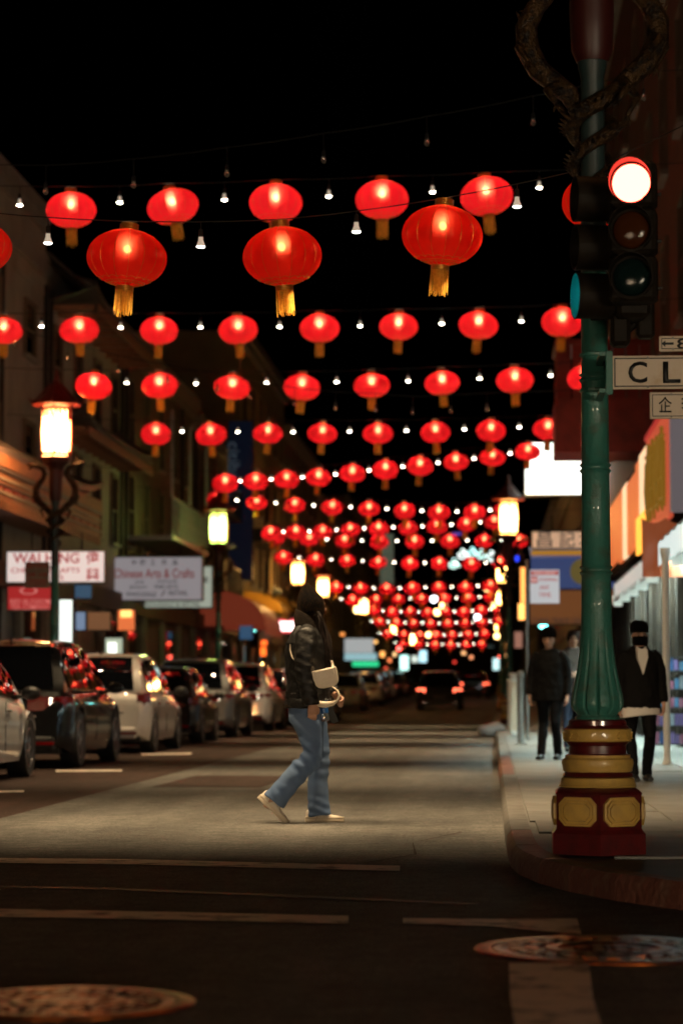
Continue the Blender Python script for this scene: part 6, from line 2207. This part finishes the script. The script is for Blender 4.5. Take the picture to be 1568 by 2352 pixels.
# ---- pedestrians on the right sidewalk, facing the camera (-y)
def pedestrian(label, px, py, height, coat, trouser, coat_len, hat=None, mask=False, shirt=None, hem=None, arm='down', stride=.10, seedv=1, rz=0.0, away=False):
    g0 = gnd(px, py, KH)
    k = height / 1.70
    b = MB()
    sx = stride
    limb_ = lambda q, pts, n=16: q.tube([(p[0] * k, p[1] * k, p[2] * k) for p in pts], [(p[4] * k, p[3] * k) for p in pts], n, side=(0, 1, 0))
    H_ = lambda *p: Vector(p) * k
    limb_(b, [(0, 0, .88, .09, .14), (0, 0, 1.05, .085, .12), (0, .0, 1.25, .10, .155), (0, .01, 1.40, .075, .14), (0, 0, 1.46, .05, .055), (0, -.015, 1.54, .05, .05)])
    for s in (-1, 1):
        yo = sx * s
        limb_(b, [(.085 * s, 0, .90, .085, .085), (.09 * s, -yo * .6, .50, .055, .055), (.09 * s, yo * .2, .28, .045, .045), (.09 * s, yo * .7, .09, .032, .032), (.09 * s, yo * .7 - .03, .05, .03, .03)])
    hands = []
    for s in (-1, 1):
        if arm == 'bent' :
            limb_(b, [(.17 * s, .01, 1.39, .05, .05), (.21 * s, .02, 1.22, .04, .04), (.215 * s, -.02, 1.10, .036, .036), (.14 * s, -.16, 1.06, .028, .028), (.09 * s, -.22, 1.08, .024, .024)])
            hands.append(((.09 * s, -.22, 1.08), (-.6 * s, -.5, .1), (0, 0, 1), (-s * .3, .5, 0)))
        else:
            limb_(b, [(.17 * s, .01, 1.39, .05, .05), (.225 * s, .02, 1.22, .042, .042), (.245 * s, .02, 1.08, .036, .036), (.255 * s, -.03, .94, .028, .028), (.258 * s, -.05, .84, .023, .023)])
            hands.append(((.258 * s, -.05, .84), (0, -.12, -1), (0, -1, 0), (-s, 0, 0)))
    head_mesh(b, tuple(H_(0, -.02, 1.595)), .95 * k, Vector((.08, -1, -.05)))
    for w_, d_, f_, s_ in hands:
        hand(b, tuple(Vector(w_) * k), d_, f_, s_, .6, .95 * k)
    o = b.build('person', M['skin'], None, None, loc=(g0.x, g0.y, KH), rot=(0, 0, rz))
    bake(fuse(o, .008, 2))
    tag(o, label, 'person')
    for sd in (-1, 1):
        MB().ell((.031 * sd * k + .006 * k, -.104 * k, 1.602 * k), .013 * k, .008 * k, .007 * k, 10, 6).build('eye', M['ink'], o, 179)
        MB().tube([(.014 * sd * k + .006 * k, -.113 * k, 1.622 * k), (.032 * sd * k + .006 * k, -.110 * k, 1.626 * k), (.050 * sd * k + .006 * k, -.098 * k, 1.620 * k)], .0042 * k, 5).build('eyebrow', M['hair'], o)
    MB().tube([(-.020 * k, -.113 * k, 1.536 * k), (.006 * k, -.118 * k, 1.538 * k), (.030 * k, -.111 * k, 1.536 * k)], .0045 * k, 5).build('lips', mat('lips', (.30, .11, .09), .5), o)
    # trousers
    t = MB()
    limb_(t, [(0, 0, .95, .11, .165), (0, 0, .86, .115, .175), (0, 0, .80, .10, .165)])
    for s in (-1, 1):
        yo = sx * s
        limb_(t, [(.088 * s, 0, .86, .105, .098), (.094 * s, -yo * .35, .66, .085, .08), (.095 * s, -yo * .6, .50, .072, .066), (.095 * s, yo * .2, .28, .066, .060), (.094 * s, yo * .65, .11, .062, .056), (.094 * s, yo * .7, .07, .064, .058)])
    to = t.build('trousers', trouser, o)
    fuse(to, .011, 3)
    bake(wrinkle(to, .09, .022))
    # coat
    c_ = MB()
    limb_(c_, [(0, 0, coat_len, .145, .235), (0, 0, coat_len + .12, .145, .225), (0, 0, 1.10, .135, .205), (0, .0, 1.26, .135, .215), (0, .01, 1.38, .105, .20), (0, .01, 1.44, .085, .13), (0, .0, 1.49, .07, .085)], 24)
    for s in (-1, 1):
        if arm == 'bent':
            limb_(c_, [(.14 * s, .01, 1.41, .065, .06), (.20 * s, .015, 1.35, .072, .066), (.225 * s, .02, 1.22, .066, .062), (.228 * s, -.02, 1.09, .062, .060), (.16 * s, -.13, 1.06, .052, .05), (.115 * s, -.19, 1.07, .046, .045)])
        else:
            limb_(c_, [(.14 * s, .01, 1.41, .065, .06), (.20 * s, .015, 1.36, .074, .068), (.238 * s, .02, 1.22, .068, .064), (.255 * s, .02, 1.08, .062, .058), (.262 * s, -.03, .95, .054, .05), (.264 * s, -.048, .875, .048, .046)])
    cto = c_.build('coat', coat, o)
    fuse(cto, .012, 4)
    bake(wrinkle(cto, .10, .028))
    for s in (-1, 1):
        yo = sx * s
        sh = MB()
        sh.tube([(.094 * s * k, (yo * .7 + .07) * k, .045 * k), (.094 * s * k, (yo * .7) * k, .05 * k), (.096 * s * k, (yo * .7 - .10) * k, .040 * k), (.098 * s * k, (yo * .7 - .19) * k, .028 * k)], [(.035 * k, .04 * k), (.042 * k, .046 * k), (.046 * k, .038 * k), (.034 * k, .022 * k)], 14, side=(0, 0, 1))
        sh.v = [(x, y, max(0.001, z)) for x, y, z in sh.v]
        sh.build('shoe', M['trim'], o, 60)
    hh = MB()
    if hat == 'beanie':
        hh.lathe([(.104 * k, 0), (.108 * k, .02 * k), (.106 * k, .07 * k), (.09 * k, .115 * k), (.055 * k, .145 * k), (.01, .155 * k)], 24, c=(0, -.012 * k, 1.632 * k))
        hh.build('beanie', M['knit'], o, 179)
    elif hat == 'cap':
        hh.lathe([(.100 * k, 0), (.104 * k, .03 * k), (.098 * k, .075 * k), (.075 * k, .11 * k), (.03 * k, .125 * k), (.004, .127 * k)], 24, c=(0, -.015 * k, 1.648 * k))
        cp = hh.build('cap', M['knit'], o, 179)
        br_ = MB()
        vs = []
        for i in range(9):
            a = PI + PI * i / 8
            vs += [(.092 * k * math.cos(a), -.015 * k + .092 * k * math.sin(a), 1.656 * k), (.105 * k * math.cos(a), -.015 * k + .17 * k * math.sin(a), 1.640 * k)]
        br_.add(vs, [(2 * i, 2 * i + 1, 2 * i + 3, 2 * i + 2) for i in range(8)])
        pk_ = br_.build('peak', M['knit'], cp)
        so_ = pk_.modifiers.new('s', 'SOLIDIFY')
        so_.thickness = .006
        bake(pk_)
    elif hat == 'hair':
        hh.lathe([(.070 * k, -.05 * k), (.098 * k, -.01 * k), (.103 * k, .03 * k), (.10 * k, .075 * k), (.08 * k, .11 * k), (.03 * k, .128 * k)], 24, c=(0, .002 * k, 1.60 * k))
        hh.build('hair', M['hair'], o, 179)
    if mask:
        mm = MB()
        vs, fs = [], []
        for i in range(9):
            a = -PI / 2 + R(-75 + 150 * i / 8)
            for j, (z, r_) in enumerate(((1.595, 1.02), (1.57, 1.10), (1.53, 1.06), (1.49, .88))):
                vs.append(((.086 * r_ * math.cos(a)) * k, (-.022 + .112 * r_ * math.sin(a)) * k, z * k))
        for i in range(8):
            for j in range(3):
                q = i * 4 + j
                fs.append((q, q + 1, q + 5, q + 4))
        mo = mm.add(vs, fs).build('face_mask', M['knit'], o, 179)
        so_ = mo.modifiers.new('s', 'SOLIDIFY')
        so_.thickness = .004
        bake(mo)
    if shirt:
        v = MB()
        v.prism([(-.055 * k, 1.455 * k), (.055 * k, 1.455 * k), (.062 * k, 1.36 * k), (.008 * k, 1.17 * k), (-.05 * k, 1.34 * k)], -.165 * k, -.06 * k)
        v.build('shirt_front', shirt, o)
        v = MB()
        v.tube([(-.05 * k, -.10 * k, 1.47 * k), (0, -.155 * k, 1.43 * k), (.05 * k, -.10 * k, 1.47 * k)], .014 * k, 8)
        v.build('collar', shirt, o, 60)
    if hem:
        v = MB()
        limb_(v, [(0, 0, coat_len - .10, .140, .225), (0, 0, coat_len - .05, .142, .228), (0, 0, coat_len + .03, .14, .22)], 24)
        v.v = [(x, y, z + (.03 * math.sin(6 * x + 1) if z < (coat_len - .08) * k else 0)) for x, y, z in v.v]
        ho = v.build('shirt_hem', hem, o, 60)
    return o


CO_BLACK = mat('black_coat', (.0035, .003, .003), .8, spec=.15, bump=(30, .4, .01))
CO_GREY = mat('grey_brown_jacket', (.085, .065, .055), .8, bump=(30, .4, .01))
TR_BLACK = mat('black_trousers', (.003, .003, .004), .8, spec=.15)
TR_BLUE = mat('dark_blue_trousers', (.02, .03, .06), .8)
SHIRT = mat('white_shirt', (.60, .57, .54), .7)
pedestrian('pedestrian in black coat and knitted beanie walking on the right sidewalk', 1262, 1746, 1.56, CO_BLACK, TR_BLACK, .78, hat='beanie', stride=.13, rz=R(-14))
pedestrian('pedestrian in grey-brown jacket half hidden by the green lamp post', 1318, 1728, 1.66, CO_GREY, TR_BLUE, .84, hat='hair', arm='bent', stride=.09)
pedestrian('man in black cap and face mask with white shirt front, right of the post', 1470, 1796, 1.44, CO_BLACK, TR_BLACK, .80, hat='cap', mask=True, shirt=SHIRT, hem=SHIRT, stride=.15, rz=R(9))
pedestrian('distant passer-by in violet clothes near the goods rack', 1519, 1684, 1.50, mat('violet_jacket', (.20, .12, .26), .8), TR_BLUE, .86, hat='hair', stride=.12)
pedestrian('distant passer-by in a blue jacket behind the beanie wearer', 1292, 1672, 1.62, mat('blue_jacket', (.04, .10, .22), .8), TR_BLUE, .84, hat='hair', stride=.1)
pedestrian('distant passer-by in a pale jacket between the post and the grey jacket', 1326, 1664, 1.66, mat('pale_jacket', (.34, .32, .34), .8), TR_BLACK, .84, hat='hair', stride=.1)
